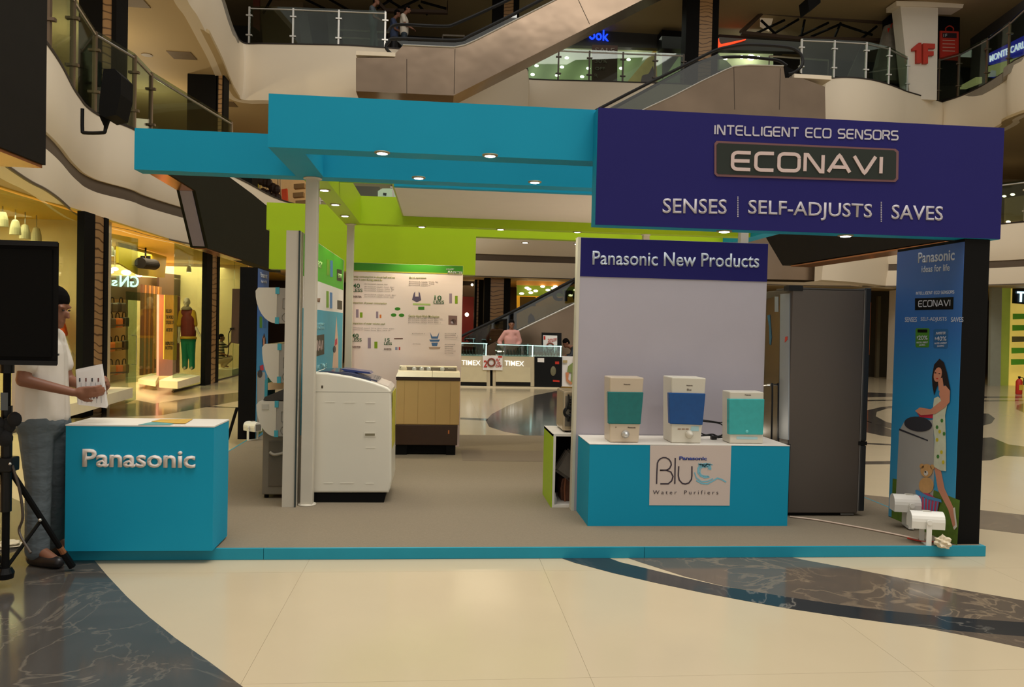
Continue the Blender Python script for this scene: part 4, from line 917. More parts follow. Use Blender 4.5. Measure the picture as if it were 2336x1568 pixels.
# ---- banner pillars (front right, back left)
def grad_mat(name, z0, z1, stops):
    m = bpy.data.materials.new(name); m.use_nodes = True; nt = m.node_tree; n = nt.nodes; L = nt.links; b = n['Principled BSDF']
    tc = n.new('ShaderNodeTexCoord'); sp = n.new('ShaderNodeSeparateXYZ'); L.new(tc.outputs['Object'], sp.inputs[0])
    mr = n.new('ShaderNodeMapRange'); mr.inputs['From Min'].default_value = z0; mr.inputs['From Max'].default_value = z1; L.new(sp.outputs['Z'], mr.inputs[0])
    cr = n.new('ShaderNodeValToRGB'); e = cr.color_ramp.elements
    e[0].position = stops[0][0]; e[0].color = tuple(lin(v) for v in stops[0][1])+(1,)
    e[1].position = stops[-1][0]; e[1].color = tuple(lin(v) for v in stops[-1][1])+(1,)
    for p, c in stops[1:-1]:
        k = e.new(p); k.color = tuple(lin(v) for v in c)+(1,)
    L.new(mr.outputs[0], cr.inputs[0]); L.new(cr.outputs[0], b.inputs['Base Color']); b.inputs['Roughness'].default_value = .5
    return m
BANG = grad_mat('banner_blue_print', .07, 2.18, [(0,(70,160,200)),(.45,(34,140,196)),(.7,(44,104,178)),(1,(62,92,160))])
SKP = M('printed_skin', (206,140,112)); HAP = M('printed_hair', (36,24,24)); WHP = M('printed_white', (216,210,200)); DRP = M('printed_dress', (206,210,186), var=.2, scale=14)
GRP = M('printed_grass', (88,116,36), var=.4, scale=30); GYP = M('printed_grey', (168,166,162)); PKP = M('printed_pink', (190,60,100)); TDP = M('printed_teddy', (206,160,104), var=.15, scale=30)
bp = T('banner_pillar', 'black pillar with a blue woman-and-washer banner at the front right', 'banner pillar', (3.65, 5.3, ZP))
XP = 3.56
yb_, yf_ = at(2036,900,X=XP).y, at(2188,900,X=XP).y
ztp = zb-.002
MB().box(XP+.002, 3.745, yf_, yb_, ZP, ztp).build('pillar_box', BLACK, bp)
bn = MB().box(XP-.001, XP+.002, yf_+.002, yb_-.002, ZP+.005, ztp-.02).build('banner', BANG, bp)
kk = [0]
def pr(mat, pxs, lay=1, name='printed_shape'):
    return plate(name, mat, pxs, .0006, bn, off=.001+.0012*lay, X=XP)
pr(GRP, [(2037,1092),(2080,1100),(2130,1118),(2190,1142),(2184,1244),(2034,1186)], 1, 'printed_grass')
pr(GYP, [(2052,984),(2064,962),(2130,958),(2133,1060),(2128,1172),(2093,1169),(2061,1162),(2044,1147)], 2, 'printed_washer')
pr(M('printed_dark', (50,50,58)), [(2053,978),(2118,1004),(2118,1007),(2052,982)], 3, 'printed_stripe')
def ell(cx, cy, rx, ry, n=18, a=0): return [(cx+rx*math.cos(t*2*math.pi/n)*math.cos(a)-ry*math.sin(t*2*math.pi/n)*math.sin(a), cy+rx*math.cos(t*2*math.pi/n)*math.sin(a)+ry*math.sin(t*2*math.pi/n)*math.cos(a)) for t in range(n)]
pr(M('printed_dark'), ell(2096,968,32,17,20,.12), 4, 'printed_lid'); pr(M('printed_pink2', (196,40,70)), [(2092,940),(2110,934),(2135,940),(2128,955),(2100,952)], 3, 'printed_cloth')
pr(SKP, [(2132,1062),(2147,1070),(2156,1115),(2176,1158),(2183,1201),(2177,1209),(2165,1164),(2141,1118)], 3, 'printed_leg'); pr(WHP, [(2176,1160),(2180,1158),(2185,1202),(2179,1209),(2176,1204),(2181,1198)], 4, 'printed_shoe')
pr(DRP, [(2133,909),(2142,905),(2150,912),(2164,918),(2158,948),(2160,1014),(2160,1075),(2148,1074),(2132,1065),(2134,1000),(2130,960),(2131,925)], 5, 'printed_dress')
for (x, y, c) in ((2146,985,0),(2140,1004,0),(2150,1032,0),(2142,1042,1),(2154,1055,0),(2140,975,1),(2151,960,1),(2156,990,1)):
    pr(M('printed_lemon', (206,190,50)) if c == 0 else M('printed_leaf', (70,130,60)), ell(x, y, 3.2, 4.5, 8), 6, 'printed_flower')
pr(HAP, [(2145,819),(2155,827),(2162,850),(2170,890),(2163,898),(2158,880),(2146,872),(2138,885),(2133,902),(2129,880),(2128,860),(2133,832)], 5, 'printed_hair')
pr(SKP, [(2148,884),(2160,880),(2170,892),(2169,918),(2158,930),(2136,945),(2104,948),(2090,938),(2101,930),(2126,934),(2150,915),(2145,900)], 7, 'printed_arm')
pr(SKP, ell(2142,855,9,17,14,.2), 7, 'printed_face'); pr(SKP, [(2142,866),(2152,862),(2156,888),(2144,892)], 6, 'printed_neck')
for x, y in ((2137,851),(2146,853)): pr(HAP, ell(x, y, 2.2, 1.2, 8), 8, 'printed_eye')
pr(RED, ell(2141,864,2.6,1.2,8), 8, 'printed_lips')
pr(TDP, ell(2115,1108,17,19), 5, 'printed_teddy'); pr(TDP, ell(2116,1074,14,15), 6, 'printed_teddy'); pr(TDP, ell(2105,1064,5,6,10), 6, 'printed_teddy'); pr(TDP, ell(2129,1066,5,6,10), 6, 'printed_teddy')
pr(WHP, ell(2115,1080,5,6,10), 7, 'printed_muzzle'); pr(HAP, ell(2114,1077,2,2,8), 8, 'printed_nose')
BKB = M('printed_basket', (70,140,190))
pr(PKP, [(2098,1124),(2120,1126),(2146,1142),(2139,1178),(2100,1164)], 7, 'printed_laundry')
pr(BKB, [(2091,1119),(2094,1118),(2120,1132),(2150,1140),(2151,1147),(2118,1139),(2092,1127)], 8, 'printed_basket_rim')
for k in range(7): pr(BKB, [(2096+k*7.5,1128+k*3),(2098.5+k*7.5,1129+k*3),(2099+k*6.6,1166+k*2.4),(2097+k*6.6,1165+k*2.4)], 8, 'printed_basket_bar')
pr(BKB, [(2096,1162),(2140,1177),(2139,1184),(2098,1170)], 8, 'printed_basket_base')
BT = M('banner_text', (196,200,214), rough=.5)
textpx('Panasonic', (2095,601), (2178,594), 24, BT, bn, .001, .018, off=.002, X=XP)
textpx('ideas for life', (2103,622), (2167,618), 15, BT, bn, .001, .012, off=.002, X=XP)
spx('INTELLIGENT ECO SENSORS', (2090,673), (2177,670), 7, BT, bn, hw=.08, gap=.2, depth=.001, X=XP)
eb = plate('printed_badge', BLACKG, [(2088,681),(2176,678),(2175,706),(2088,708)], .0008, bn, off=.003, X=XP)
spx('ECONAVI', (2095,701), (2168,699), 15, BT, eb, hw=.07, gap=.16, depth=.001, X=XP-.003)
for s_, x0, x1, y in (('SENSES',2065,2092,735),('SELF-ADJUSTS',2101,2160,735),('SAVES',2170,2198,735)): textpx(s_, (x0,y), (x1,y), 11, BT, bn, .001, .0, off=.002, X=XP)
for (x0, x1, y0, y1, c, n1) in ((2089,2121,749,793,(70,130,40),'20'),(2130,2164,751,795,(40,96,150),'40')):
    g = plate('printed_tile', M('tile_%s' % n1, c), [(x0+2,y0),(x1-2,y0),(x1,y0+3),(x1-1,y1-3),(x1-3,y1),(x0+2,y1),(x0,y1-3),(x0,y0+3)], .0008, bn, off=.002, X=XP)
    textpx(n1+'%', (x0+7,y0+27), (x1-4,y0+27), 10, BT, g, .001, .01, off=.004, X=XP)
    textpx('up to', (x0+4,y0+26), (x0+6.5,y0+26), 8, BT, g, .001, 0, off=.004, X=XP)
    textpx('WATER & ENERGY', (x0+3,y0+35), (x1-3,y0+34), 4, BT, g, .001, .0, off=.004, X=XP); textpx('SAVING', (x0+9,y0+41), (x1-9,y0+40), 4, BT, g, .001, .0, off=.004, X=XP)
    if n1 == '20': plate('printed_strip', BLACKG, [(x0+5,y0+3),(x1-5,y0+3),(x1-5,y0+10),(x0+5,y0+10)], .0006, g, off=.003, X=XP)
    else: textpx('INVERTER', (x0+6,y0+13), (x1-6,y0+12), 6, BT, g, .001, .01, shear=.3, off=.004, X=XP)
# back-left pillar
b2 = T('banner_pillar', 'black pillar with a narrow blue banner at the back left of the kiosk', 'banner pillar', (-2.28, 9.7, ZP))
XQ = -2.16
y0_, y1_ = at(586,800,X=XQ).y, at(611,800,X=XQ).y
a = at(545,800,Y=y0_)
MB().box(a.x, XQ-.003, y0_, y1_, ZP, 2.13).build('pillar_box', BLACK, b2)
bn2 = MB().box(XQ-.003, XQ, y0_+.002, y1_-.002, ZP+.005, 2.12).build('banner', BANG, b2)
textpx('Panasonic', (594,633), (609,636), 12, BT, bn2, .001, .03, off=.002, X=XQ); textpx('ideas for life', (595,645), (608,647), 7, BT, bn2, .001, .02, off=.002, X=XQ)
for x0, m in ((592,M('tile_20')),(601,M('tile_40'))): plate('printed_tile', m, [(x0,722),(x0+6,723),(x0+6,748),(x0,748)], .0008, bn2, off=.002, X=XQ)
plate('printed_face', SKP, [(598,772),(602,762),(605,772),(604,790),(599,790)], .0006, bn2, off=.002, X=XQ); plate('printed_hair', HAP, [(598,775),(602,760),(606,775),(606,800),(604,800),(603,768),(600,772),(599,800)], .0006, bn2, off=.004, X=XQ)
plate('printed_cloth', M('printed_pink2'), [(592,835),(600,832),(601,845),(593,846)], .0006, bn2, off=.004, X=XQ); plate('printed_lid', M('printed_dark'), ell(592.5,853,5.5,9,12), .0006, bn2, off=.005, X=XQ)
plate('printed_washer', GYP, [(586,848),(604,850),(606,960),(586,975)], .0006, bn2, off=.002, X=XQ); plate('printed_grass', GRP, [(585,958),(613,944),(612,975),(585,996)], .0006, bn2, off=.0015, X=XQ)

# ---- dividing wall with posters on both faces
pw = T('poster_wall', 'white freestanding divider wall with blue and green poster on its right face', 'display wall', (-1.11, 7.5, ZP))
MB().box(-1.17, -1.066, 6.10, 8.88, ZP, 2.19).build('wall_panel', POSTW, pw)
MB().box(-1.076, -1.066, 6.09, 6.11, ZP, 2.19).build('dark_joint', M('joint_dark', (50,60,58)), pw)
XW = -1.066
def wall_rect(y0, y1, z0, z1, mat, name, lay=1, par=pw): return MB().box(XW, XW+.0012*lay, y0, y1, z0, z1).build(name, mat, par)
def WZ(px, py): return at(px, py, X=XW)
z1_ = (WZ(716,638).z+WZ(780,662).z)/2; z2_ = (WZ(716,706).z+WZ(780,714).z)/2
g1 = wall_rect(6.25, 8.82, z1_, 2.185, M('poster_green', (84,186,40)), 'green_header'); w1 = wall_rect(6.25, 8.82, z2_, z1_, PAPER, 'white_band'); bl_ = wall_rect(6.25, 8.82, .6, z2_, M('poster_cyan', (70,168,196)), 'blue_field')
for s_, bl, br, h, par in (('eco',(716,586),(722,587),13,g1),('ENERGY',(714,607),(734,613),16,g1)): textpx(s_, bl, br, h, M('pale_green_text', (190,226,150)), par, .001, .03, off=.003, X=XW)
textpx('ECO', (717,674), (722,675), 10, M('grey_text', (120,110,100)), w1, .001, .02, off=.003, X=XW); textpx('ENERGY', (716,689), (730,690), 10, M('brown_text', (130,90,60)), w1, .001, .04, off=.003, X=XW)
for x, m, ya, yb2, par in ((745,M('tile_yg', (120,170,40)),592,628,g1),(753,M('tile_bl', (70,130,190)),594,632,g1),(744,M('tile_yg'),664,702,w1),(752,M('tile_bl'),667,704,w1)):
    plate('printed_tile', m, [(x,ya),(x+5.5,ya+1),(x+5.5,yb2),(x,yb2)], .001, par, off=.003, X=XW)
for x0, ya, yb2, par in ((768,614,640,g1),(769,685,705,w1)): plate('printed_badge', M('olive_black', (60,56,36)), [(x0,ya),(x0+11,ya+2),(x0+11,yb2+2),(x0,yb2)], .001, par, off=.003, X=XW)
textpx('ECONAVI', (770,634), (778,636), 10, M('pale_green_text'), g1, .001, .02, off=.006, X=XW)
textpx('INTELLIGENT', (711,743), (739,744), 7, M('pale_blue_text', (150,206,214)), bl_, .001, .02, off=.003, X=XW); textpx('ECO SENSORS', (710,752), (739,752), 7, M('pale_blue_text'), bl_, .001, .02, off=.003, X=XW)
eb = plate('printed_badge', M('olive_black'), [(706,768),(739,763),(739,808),(706,818)], .001, bl_, off=.003, X=XW)
spx('ECONAVI', (710,804), (736,799), 26, M('badge_letter'), eb, hw=.08, gap=.17, depth=.001, X=XW+.003)
for s_, x0, x1, y in (('SENSES',710,719,849),('SAVES',722,728,846),('TIME',730,745,842)): textpx(s_, (x0,y), (x1,y-2), 12, M('pale_blue_text'), bl_, .001, .02, off=.003, X=XW)
plate('printed_figure', M('printed_tan', (216,186,164)), [(767,722),(769,755),(771,780),(771,850),(757,850),(760,805),(763,780)], .001, bl_, off=.003, X=XW)
plate('printed_figure_top', M('printed_pink2'), [(764,775),(768,772),(768,785),(763,790)], .001, bl_, off=.005, X=XW); plate('printed_lid', M('printed_dark'), ell(762,797,3,8,10), .001, bl_, off=.006, X=XW)

# ---- air conditioners stacked on the left face of the wall
ACW = M('appliance_white', (214,208,192), rough=.35, var=.02); ACG = M('appliance_grey', (166,160,150), rough=.5)
def aircon(px0, px1, ytop, ybot, lab, round_=1.0, dark_top=False):
    Y0 = 6.35; a = at(px0, ytop, Y=Y0); b = at(px1, ybot, Y=Y0); X1 = -1.172
    t = T('air_conditioner', lab, 'air conditioner', (X1, Y0, b.z), 'split air conditioners on the divider wall')
    x0, zt_, zb_ = a.x, a.z, b.z; xs = x0+(X1-x0)*.60
    out = [(xs, zt_), (x0+.02, zt_-.004), (x0, zt_-.03)]
    for k in range(1, 9):
        u = k/8*math.pi/2*round_; out.append((x0+(xs-x0)*(1-math.cos(u)), zt_-.03-(zt_-zb_-.03)*math.sin(u)/math.sin(math.pi/2*round_)))
    out.append((xs, zb_))
    MB().prism([Vector((x, Y0, z)) for x, z in out], (0, .85, 0)).build('front_cover', ACW, t)
    MB().box(xs, X1, Y0+.006, Y0+.85, zb_+.002, zt_-.002).build('back_case', ACG, t)
    tp = M('blue_tape', (70,170,190))
    MB().box(xs-.012, xs+.018, Y0-.002, Y0+.01, zt_-.05, zt_+.002).build('tape_strip', tp, t); MB().box(xs-.012, xs+.018, Y0-.002, Y0+.01, zb_-.002, zb_+.05).build('tape_strip', tp, t)
    m = MB(); cx = (xs+X1)/2+.02; cz = zb_+.05
    m.tube([Vector((cx+.035*math.cos(q*math.pi/8), Y0+.004, cz+.035*math.sin(q*math.pi/8))) for q in range(17)], .0025, 5)
    m.tube([Vector((cx-.03, Y0+.004, cz+.07)), Vector((cx+.03, Y0+.004, cz+.07)), Vector((cx+.03, Y0+.004, cz+.15)), Vector((cx-.03, Y0+.004, cz+.15)), Vector((cx-.03, Y0+.004, cz+.07))], .0025, 5)
    m.build('moulded_outline', M('moulding_grey', (120,116,106)), t)
    return t, x0, xs, X1, zt_, zb_, Y0
aircon(583, 652, 655, 739, 'white split air conditioner, topmost of the three on the divider wall')
aircon(598, 648, 784, 874, 'white split air conditioner, middle one of three on the divider wall', .8)
r = aircon(585, 646, 915, 997, 'white split air conditioner, lowest of three, with an energy label')
a = at(597,920,Y=6.34); MB().box(a.x, a.x+.055, 6.344, 6.349, a.z-.05, a.z-.01).build('paper_label', M('label_grey', (190,186,172)), r[0])
tag(MB().prism(P([(604,906),(646,889),(646,914),(600,914)], Y=6.37), (0,.8,0)).build('plastic_cover', M('dark_plastic_sheet', (66,58,50), rough=.3, var=.3)), 'dark plastic sheet over the lowest air conditioner', 'cover')
sb = T('side_shelf', 'small cream shelf under the middle air conditioner', 'shelf', tuple(at(628,880,Y=6.5)))
plate('board', M('cream_shelf', (236,206,160)), [(611,874),(648,873),(648,888),(611,890)], .4, sb, Y=6.5); plate('blue_side', M('blue_tape'), [(604,868),(611,862),(610,904),(603,908)], .3, sb, Y=6.5)
gp = T('grey_appliance_case', 'grey appliance case standing below the air conditioners', 'appliance', tuple(at(622,1084,Y=6.4)))
a, b = at(599,1000,Y=6.4), at(640,1084,Y=6.4)
MB().box(a.x, -1.18, 6.4, 7.0, ZP+.03, a.z+.1, .008).build('body', M('appliance_warm_grey', (128,120,106), rough=.35), gp)
MB().box(a.x+.05, -1.19, 6.392, 6.402, ZP+.1, a.z-.02, .004).build('recess', M('dim_grey', (104,96,84), rough=.25), gp)
MB().tube(smooth_pts([Vector((a.x+.06,6.39,a.z-.11)), Vector((a.x+.1,6.385,a.z-.13)), Vector((-1.2,6.39,a.z-.11))], 4), .012, 6).build('curved_ridge', M('pale_ridge', (170,164,150)), gp)
for x in (a.x+.03, -1.22): MB().cyl((x, 6.44, ZP), (x, 6.44, ZP+.032), .018).build('foot', BLACK, gp)

# ---- info board
ib = T('inverter_info_board', 'white inverter info board with green header behind the twin-tub washer', 'display board', (-.3, 9.15, ZP))
YI = 9.15
a, b = at(1057,612,Y=YI), at(1047,1018,Y=YI); xi = (a.x+b.x)/2
MB().box(-1.03, xi, YI, YI+.05, ZP, 2.19).build('panel', M('board_pinkish_white', (240,220,214), rough=.6, var=.02), ib)
zh = at(1000,625,Y=YI).z
hd = MB().box(-1.028, xi-.002, YI-.003, YI, zh+.012, 2.188).build('green_header', grad_mat('header_green', 0, 3, [(0,(60,140,30)),(1,(60,140,30))]), ib)
MB().box(-1.028, xi-.002, YI-.003, YI, zh, zh+.012).build('yellow_rule', M('olive_rule', (176,170,60)), ib)
textpx('INVERTER', (1021,625), (1054,626.5), 6.5, LETW, hd, .001, .012, shear=.3, off=.005, Y=YI); textpx('INTELLIGENT', (1018,616.5), (1036,617), 3.5, LETW, hd, .001, .02, shear=.3, off=.005, Y=YI)
GT = M('dark_green_print', (30,86,40)); OT = M('olive_print_text', (150,150,80)); GR = M('grey_print', (130,112,106)); BARP = M('mauve_bar', (150,130,146)); BARG = M('green_bar', (130,160,20))
def ip(mat, pxs, name='printed_shape'): return plate(name, mat, pxs, .001, ib, off=.001, Y=YI)
def it(s_, x0, x1, y, h, m, bold=.01): return textpx(s_, (x0,y), (x1,y+(x1-x0)*.025), h, m, ib, .001, bold, off=.002, Y=YI)
it('Energy consumption is about half and no',802,901,634.5,6,OT); it('power is used during stand by',802,872,641,6,OT)
for y, x0, n_ in ((654,805,0),(766,802,0)): pass
for s_, x0, x1, y, h in (('40',805,821,657,10),('LESS',804,827,666,7.5),('10',991,1007,685,11),('LESS',989,1013,693,7.5),('40',802,818,771,10),('LESS',802,825,779,7.5),('15',878,889,780,8),('LESS',876,894,787,6)): it(s_, x0, x1, y, h, GT, .012)
for x0, x1, y in ((802,825,679),(800,823,794),(876,893,799)): it('INVERTER', x0, x1, y, 4.5, M('maroon_print', (90,50,40)), .01)
rl = random.Random(5)
def lines(x0, x1, y, n, dy=4.6, h=2.2):
    for k in range(n):
        xe = x1-rl.random()*(x1-x0)*.3; it('printed text line for the panel'[:max(6,int((xe-x0)/3.2))], x0, xe, y+k*dy, h, GR, 0)
lines(832,896,649,1); lines(832,920,655,3); lines(832,925,673,2); lines(933,1000,643,3,4.2); lines(803,922,749,2); lines(932,1012,727,3); lines(940,975,762,1); lines(1015,1045,762,3,5); lines(1015,1040,787,5,5); lines(942,960,786,1)
it('Quick operation',933,972,637,6,OT); it('Comparison of power consumption',800,882,694,6,OT); it('Comparison of water volume used',800,878,741,6,OT); it('Gentle Hand-Wash Mechanism',932,1002,724,6,OT)
for x0, x1, yt, yb2, m in ((812,818,706,725,BARP),(821,827,713,725,BARG),(858,863,711,726,BARP),(866,870,718,726,M('orange_bar',(220,120,50))),(1025,1031,670,692,BARP),(1038,1044,675,693,BARG),(839,846,771,795,BARP),(854,861,780,795,BARG)):
    ip(m, [(x0,yt),(x1,yt),(x1,yb2),(x0,yb2)], 'printed_bar')
for x, y in ((907,705),(898,719),(916,719.5)): ip(M('green_oval', (60,130,30)), ell(x, y, 6.5, 3.8, 14), 'printed_oval')
ip(M('violet_print', (96,84,110)), [(944,669),(947,665),(947,677),(955,677),(955,665),(958,669),(961,685),(951,690),(940,684)], 'printed_pulsator'); ip(M('pale_green_print', (176,196,120)), [(942,692),(982,693),(982,697),(942,696)]); ip(M('green_oval'), [(954,700),(968,700),(968,707),(954,707)])
ip(M('brown_photo', (130,100,96)), [(1023,720),(1043,721),(1043,742),(1023,741)], 'printed_photo'); ip(M('pale_photo', (186,170,180)), ell(1034,734,6,6,12), 'printed_photo')
for pts in ([(981,758),(986,768),(997,768),(1002,758),(999,773),(984,773)],[(979,775),(1004,775),(1001,780),(982,780)],[(984,782),(999,782),(997,790),(986,790)]): ip(M('steel_blue_print', (76,112,160)), pts, 'printed_machine')
ip(M('tan_ring', (180,150,130)), [(978,792),(1005,792),(1003,797),(980,797)]); ip(M('maroon_print'), [(899,772),(919,772),(919,774),(899,774)])
for x, m in ((902,M('steel_blue_print')),(906,M('pale_photo')),(910,RED)): ip(m, [(x,792),(x+3,792),(x+3,799),(x,799)])

# ---- new products panel + purifier counter
YN = 6.0
np_ = T('new_products_panel', 'lavender grey display panel with navy header and pale lettering', 'display wall', (1.84, YN, ZP))
a, b = at(1325,543,Y=YN), at(1752,555,Y=YN); c = at(1316,900,Y=YN)
xa, xb, zt = (a.x+c.x)/2, b.x, (a.z+b.z)/2
MB().box(xa, xb, YN, YN+.09, ZP, zt).build('panel', PANEL, np_)
MB().box(xa-.022, xa, YN-.004, YN+.094, ZP, zt+.002).build('white_edge', M('edge_white', (206,200,180)), np_)
z_h = (at(1330,632,Y=YN).z+at(1750,642,Y=YN).z)/2
MB().box(xa+.001, xb, YN-.004, YN, z_h, zt-.002).build('navy_header', NAVY, np_)
textpx('Panasonic New Products', (1351,604.5), (1731,611.5), 32, M('header_letter', (190,200,214)), np_, .001, .012, off=.006, Y=YN)

YQ = 5.528
pc = T('purifier_counter', 'low teal counter with white top holding three water purifiers', 'counter', (1.84, 5.7, ZP))
a, b = at(1341,1203,Y=YQ), at(1796,1202,Y=YQ); a2, b2_ = at(1345,1012,Y=YQ), at(1801,1018,Y=YQ)
qx0, qx1, qz = (a.x+a2.x)/2, (b.x+b2_.x)/2, (a2.z+b2_.z)/2
MB().box(qx0, qx1, YQ, YN-.006, ZP, qz-.004).build('body', TEAL, pc)
MB().box(qx0-.002, qx1+.002, YQ-.002, YN-.006, qz-.004, qz).build('white_top', WHITE, pc)
sh_ = plate('logo_sheet', M('poster_sheet', (206,190,180), rough=.5, var=.02), [(1483,1016),(1668,1017),(1664,1154),(1481,1153)], .003, pc, off=.003, Y=YQ)
DK = M('logo_dark_violet', (60,50,60)); WB = M('logo_wave_blue', (120,186,206), var=.15, scale=30)
def lr(pts, hw, m, nm='printed_logo_line'):
    return curve_ribbon(pts, hw, m, sh_, .001, .004, nm, Y=YQ)
lr([(1497.5,1104),(1498,1080),(1499,1062)]+[(1515-16*math.cos(t), 1060-16*math.sin(t)) for t in (0.2,.6,1.0,1.4,1.8,2.3,2.8,3.2)]+[(1527,1069),(1520,1073),(1505,1073)], 1.5, DK)
lr([(1505,1073),(1520,1073),(1530,1077),(1535,1087),(1532,1097),(1524,1104),(1506,1104)], 1.5, DK)
lr([(1540,1045),(1539,1104)], 1.5, DK)
lr([(1548,1064),(1547,1085),(1549,1095),(1556,1103),(1563,1104.5),(1571,1102),(1577,1094),(1578,1085),(1578,1064)], 1.5, DK)
for k, (hw) in enumerate((1.6, .8, .7)):
    o_ = k*3.4
    lr([(1618-o_*.4,1088-o_*.3),(1608,1090-o_*.6),(1598+o_*.2,1086-o_*.4),(1592+o_*.7,1078),(1592+o_*.8,1068+o_*.3),(1600+o_*.4,1060+o_*.9),(1612,1058+o_*.9),(1620-o_*.5,1064+o_*.5),(1621-o_,1072)], hw, WB)
lr([(1588,1096),(1600,1103),(1614,1104),(1628,1096),(1636,1091),(1646,1094),(1656,1100)], 1.6, WB); lr([(1584,1078),(1588,1090),(1600,1099),(1614,1098),(1626,1092)], 1.2, WB)
rw = random.Random(9)
for k in range(26): lr([(1592+rw.random()*32,1056+rw.random()*9),(1594+rw.random()*32,1059+rw.random()*9)], .6, WB, 'printed_splash')
textpx('Panasonic', (1549,1049.5), (1612,1050.5), 8.5, M('logo_blue', (40,60,140)), sh_, .001, .035, off=.005, Y=YQ)
textpx('W a t e r    P u r i f i e r s', (1489,1127.5), (1638,1128), 9, DK, sh_, .001, -.005, off=.005, Y=YQ)

def purifier(lab, front, dpt, body, tank, tmat, knob, Y0, side=None):
    t = T('water_purifier', lab, 'water purifier', tuple(at((front[2][0]+front[3][0])/2, front[2][1], Y=Y0)))
    f = P(front, Y=Y0)
    for p in f[2:]: p.z = qz+.001
    b = MB(); b.prism(f, (0, dpt, 0))
    bmesh.ops.bevel(b.bm, geom=b.bm.edges[:], offset=.008, segments=2, affect='EDGES', profile=.5)
    b.build('body', body, t)
    if side: 
        s0 = P([front[0], (front[0][0]+1.5, front[0][1]), (front[3][0]+1.5, front[3][1]), front[3]], Y=Y0)
    tk = P(tank, Y=Y0); b = MB(); b.prism([p+Vector((0,-.012,0)) for p in tk], (0, .05, 0))
    bmesh.ops.bevel(b.bm, geom=b.bm.edges[:], offset=.006, segments=2, affect='EDGES', profile=.5)
    b.build('tank', tmat, t)
    if knob:
        k = at(*knob, Y=Y0); MB().lathe((0,0,0), [(.028,0),(.03,.01),(.02,.022),(.018,.04),(.002,.045)], 18).build('tap', M('tap_silver', (206,206,204), metal=.5, rough=.2) if body is not ACW else ACW, t, True)
        o = t.children[-1]; o.matrix_parent_inverse = Matrix(); o.location = k-t.location; o.rotation_euler = (math.radians(90), 0, 0)
    return t
def tankmat(name, rgb):
    m = M(name, rgb, rough=.2, var=.15, scale=25, coat=.25, spec=.3); return m
Yq_ = 5.60
p1 = purifier('silver water purifier with a green-teal tank, leftmost on the counter', [(1391.5,861),(1469,862),(1457,1005),(1391.5,1005)], .2, M('champagne_silver', (206,190,168), rough=.35, metal=.25), [(1386,894),(1467.5,895),(1461,968),(1387,967)], tankmat('tank_green', (6,112,112)), (1426,991), Yq_)
p2 = purifier('white water purifier with a deep blue tank in the middle', [(1532,861),(1611,863),(1599,1007),(1532,1006)], .22, ACW, [(1525,896),(1609,898),(1602,970),(1527,967)], tankmat('tank_blue', (0,74,140)), (1572,991), Yq_)
p3 = purifier('smaller white water purifier with a pale turquoise front, on the right', [(1665,894),(1743,895),(1741,1007),(1665,1006)], .16, ACW, [(1662,910),(1743,910.5),(1740,992),(1662,991.5)], tankmat('tank_turquoise', (52,170,170)), None, Yq_)
PT = M('small_dark_print', (90,74,60))
for t, x0, x1, y in ((p1,1423,1438,878.5),(p2,1566,1580,881),(p3,1699,1713,902.5)): textpx('Panasonic', (x0,y), (x1,y+.3), 2.6, PT, t, .001, .03, off=.002, Y=Yq_)
textpx('Blue', (1567,892), (1577,892), 5, PT, p2, .001, .0, off=.002, Y=Yq_)
textpx('Panasonic', (1432,977), (1450,977.5), 3, PT, p1, .001, .04, off=.002, Y=Yq_)
plate('indicator', PT, [(1404,974),(1406,974),(1406,976),(1404,976)], .001, p1, off=.002, Y=Yq_)
for k in range(3): plate('indicator', M('ind_brown', (150,120,100)), [(1546+k*9,978),(1553+k*9,978),(1553+k*9,980.5),(1546+k*9,980.5)], .001, p2, off=.002, Y=Yq_)
plate('label_patch', M('pale_cyan_print', (170,206,210)), [(1577,973),(1594,973),(1594,984),(1574,984)], .001, p2, off=.002, Y=Yq_); plate('label_patch', M('pale_cyan_print'), [(1680,996),(1728,997),(1728,1003),(1680,1002)], .001, p3, off=.002, Y=Yq_)
MB().ball(at(1704,985,Y=Yq_-.012), .012, (1,.5,1)).build('tap', M('tap_turquoise', (110,206,206)), p3)
cb = T('power_cable', 'tangled black power cable between the middle and right purifiers', 'cable', tuple(at(1630,1000,Y=5.85)))
def lay(pxs, r, mat, name, par, Yv=5.82, n=5, seg=6):
    return MB().tube(smooth_pts([at(a, b, Y=Yv) for a, b in pxs], n), r, seg).build(name, mat, par)
lay([(1596,958),(1615,960),(1640,964),(1656,963)], .005, RUBBER, 'cord', cb); lay([(1598,961),(1625,964),(1645,968),(1652,980),(1648,992),(1636,996)], .005, RUBBER, 'cord', cb)
lay([(1598,988),(1610,993),(1625,991),(1640,996),(1658,990)], .006, RUBBER, 'cord', cb); lay([(1596,995),(1620,994),(1635,999),(1656,997)], .006, RUBBER, 'cord', cb)
MB().box(at(1622,992,Y=5.8).x, at(1634,992,Y=5.8).x, 5.78, 5.82, qz+.002, qz+.03, .004).build('plug', RUBBER, cb)

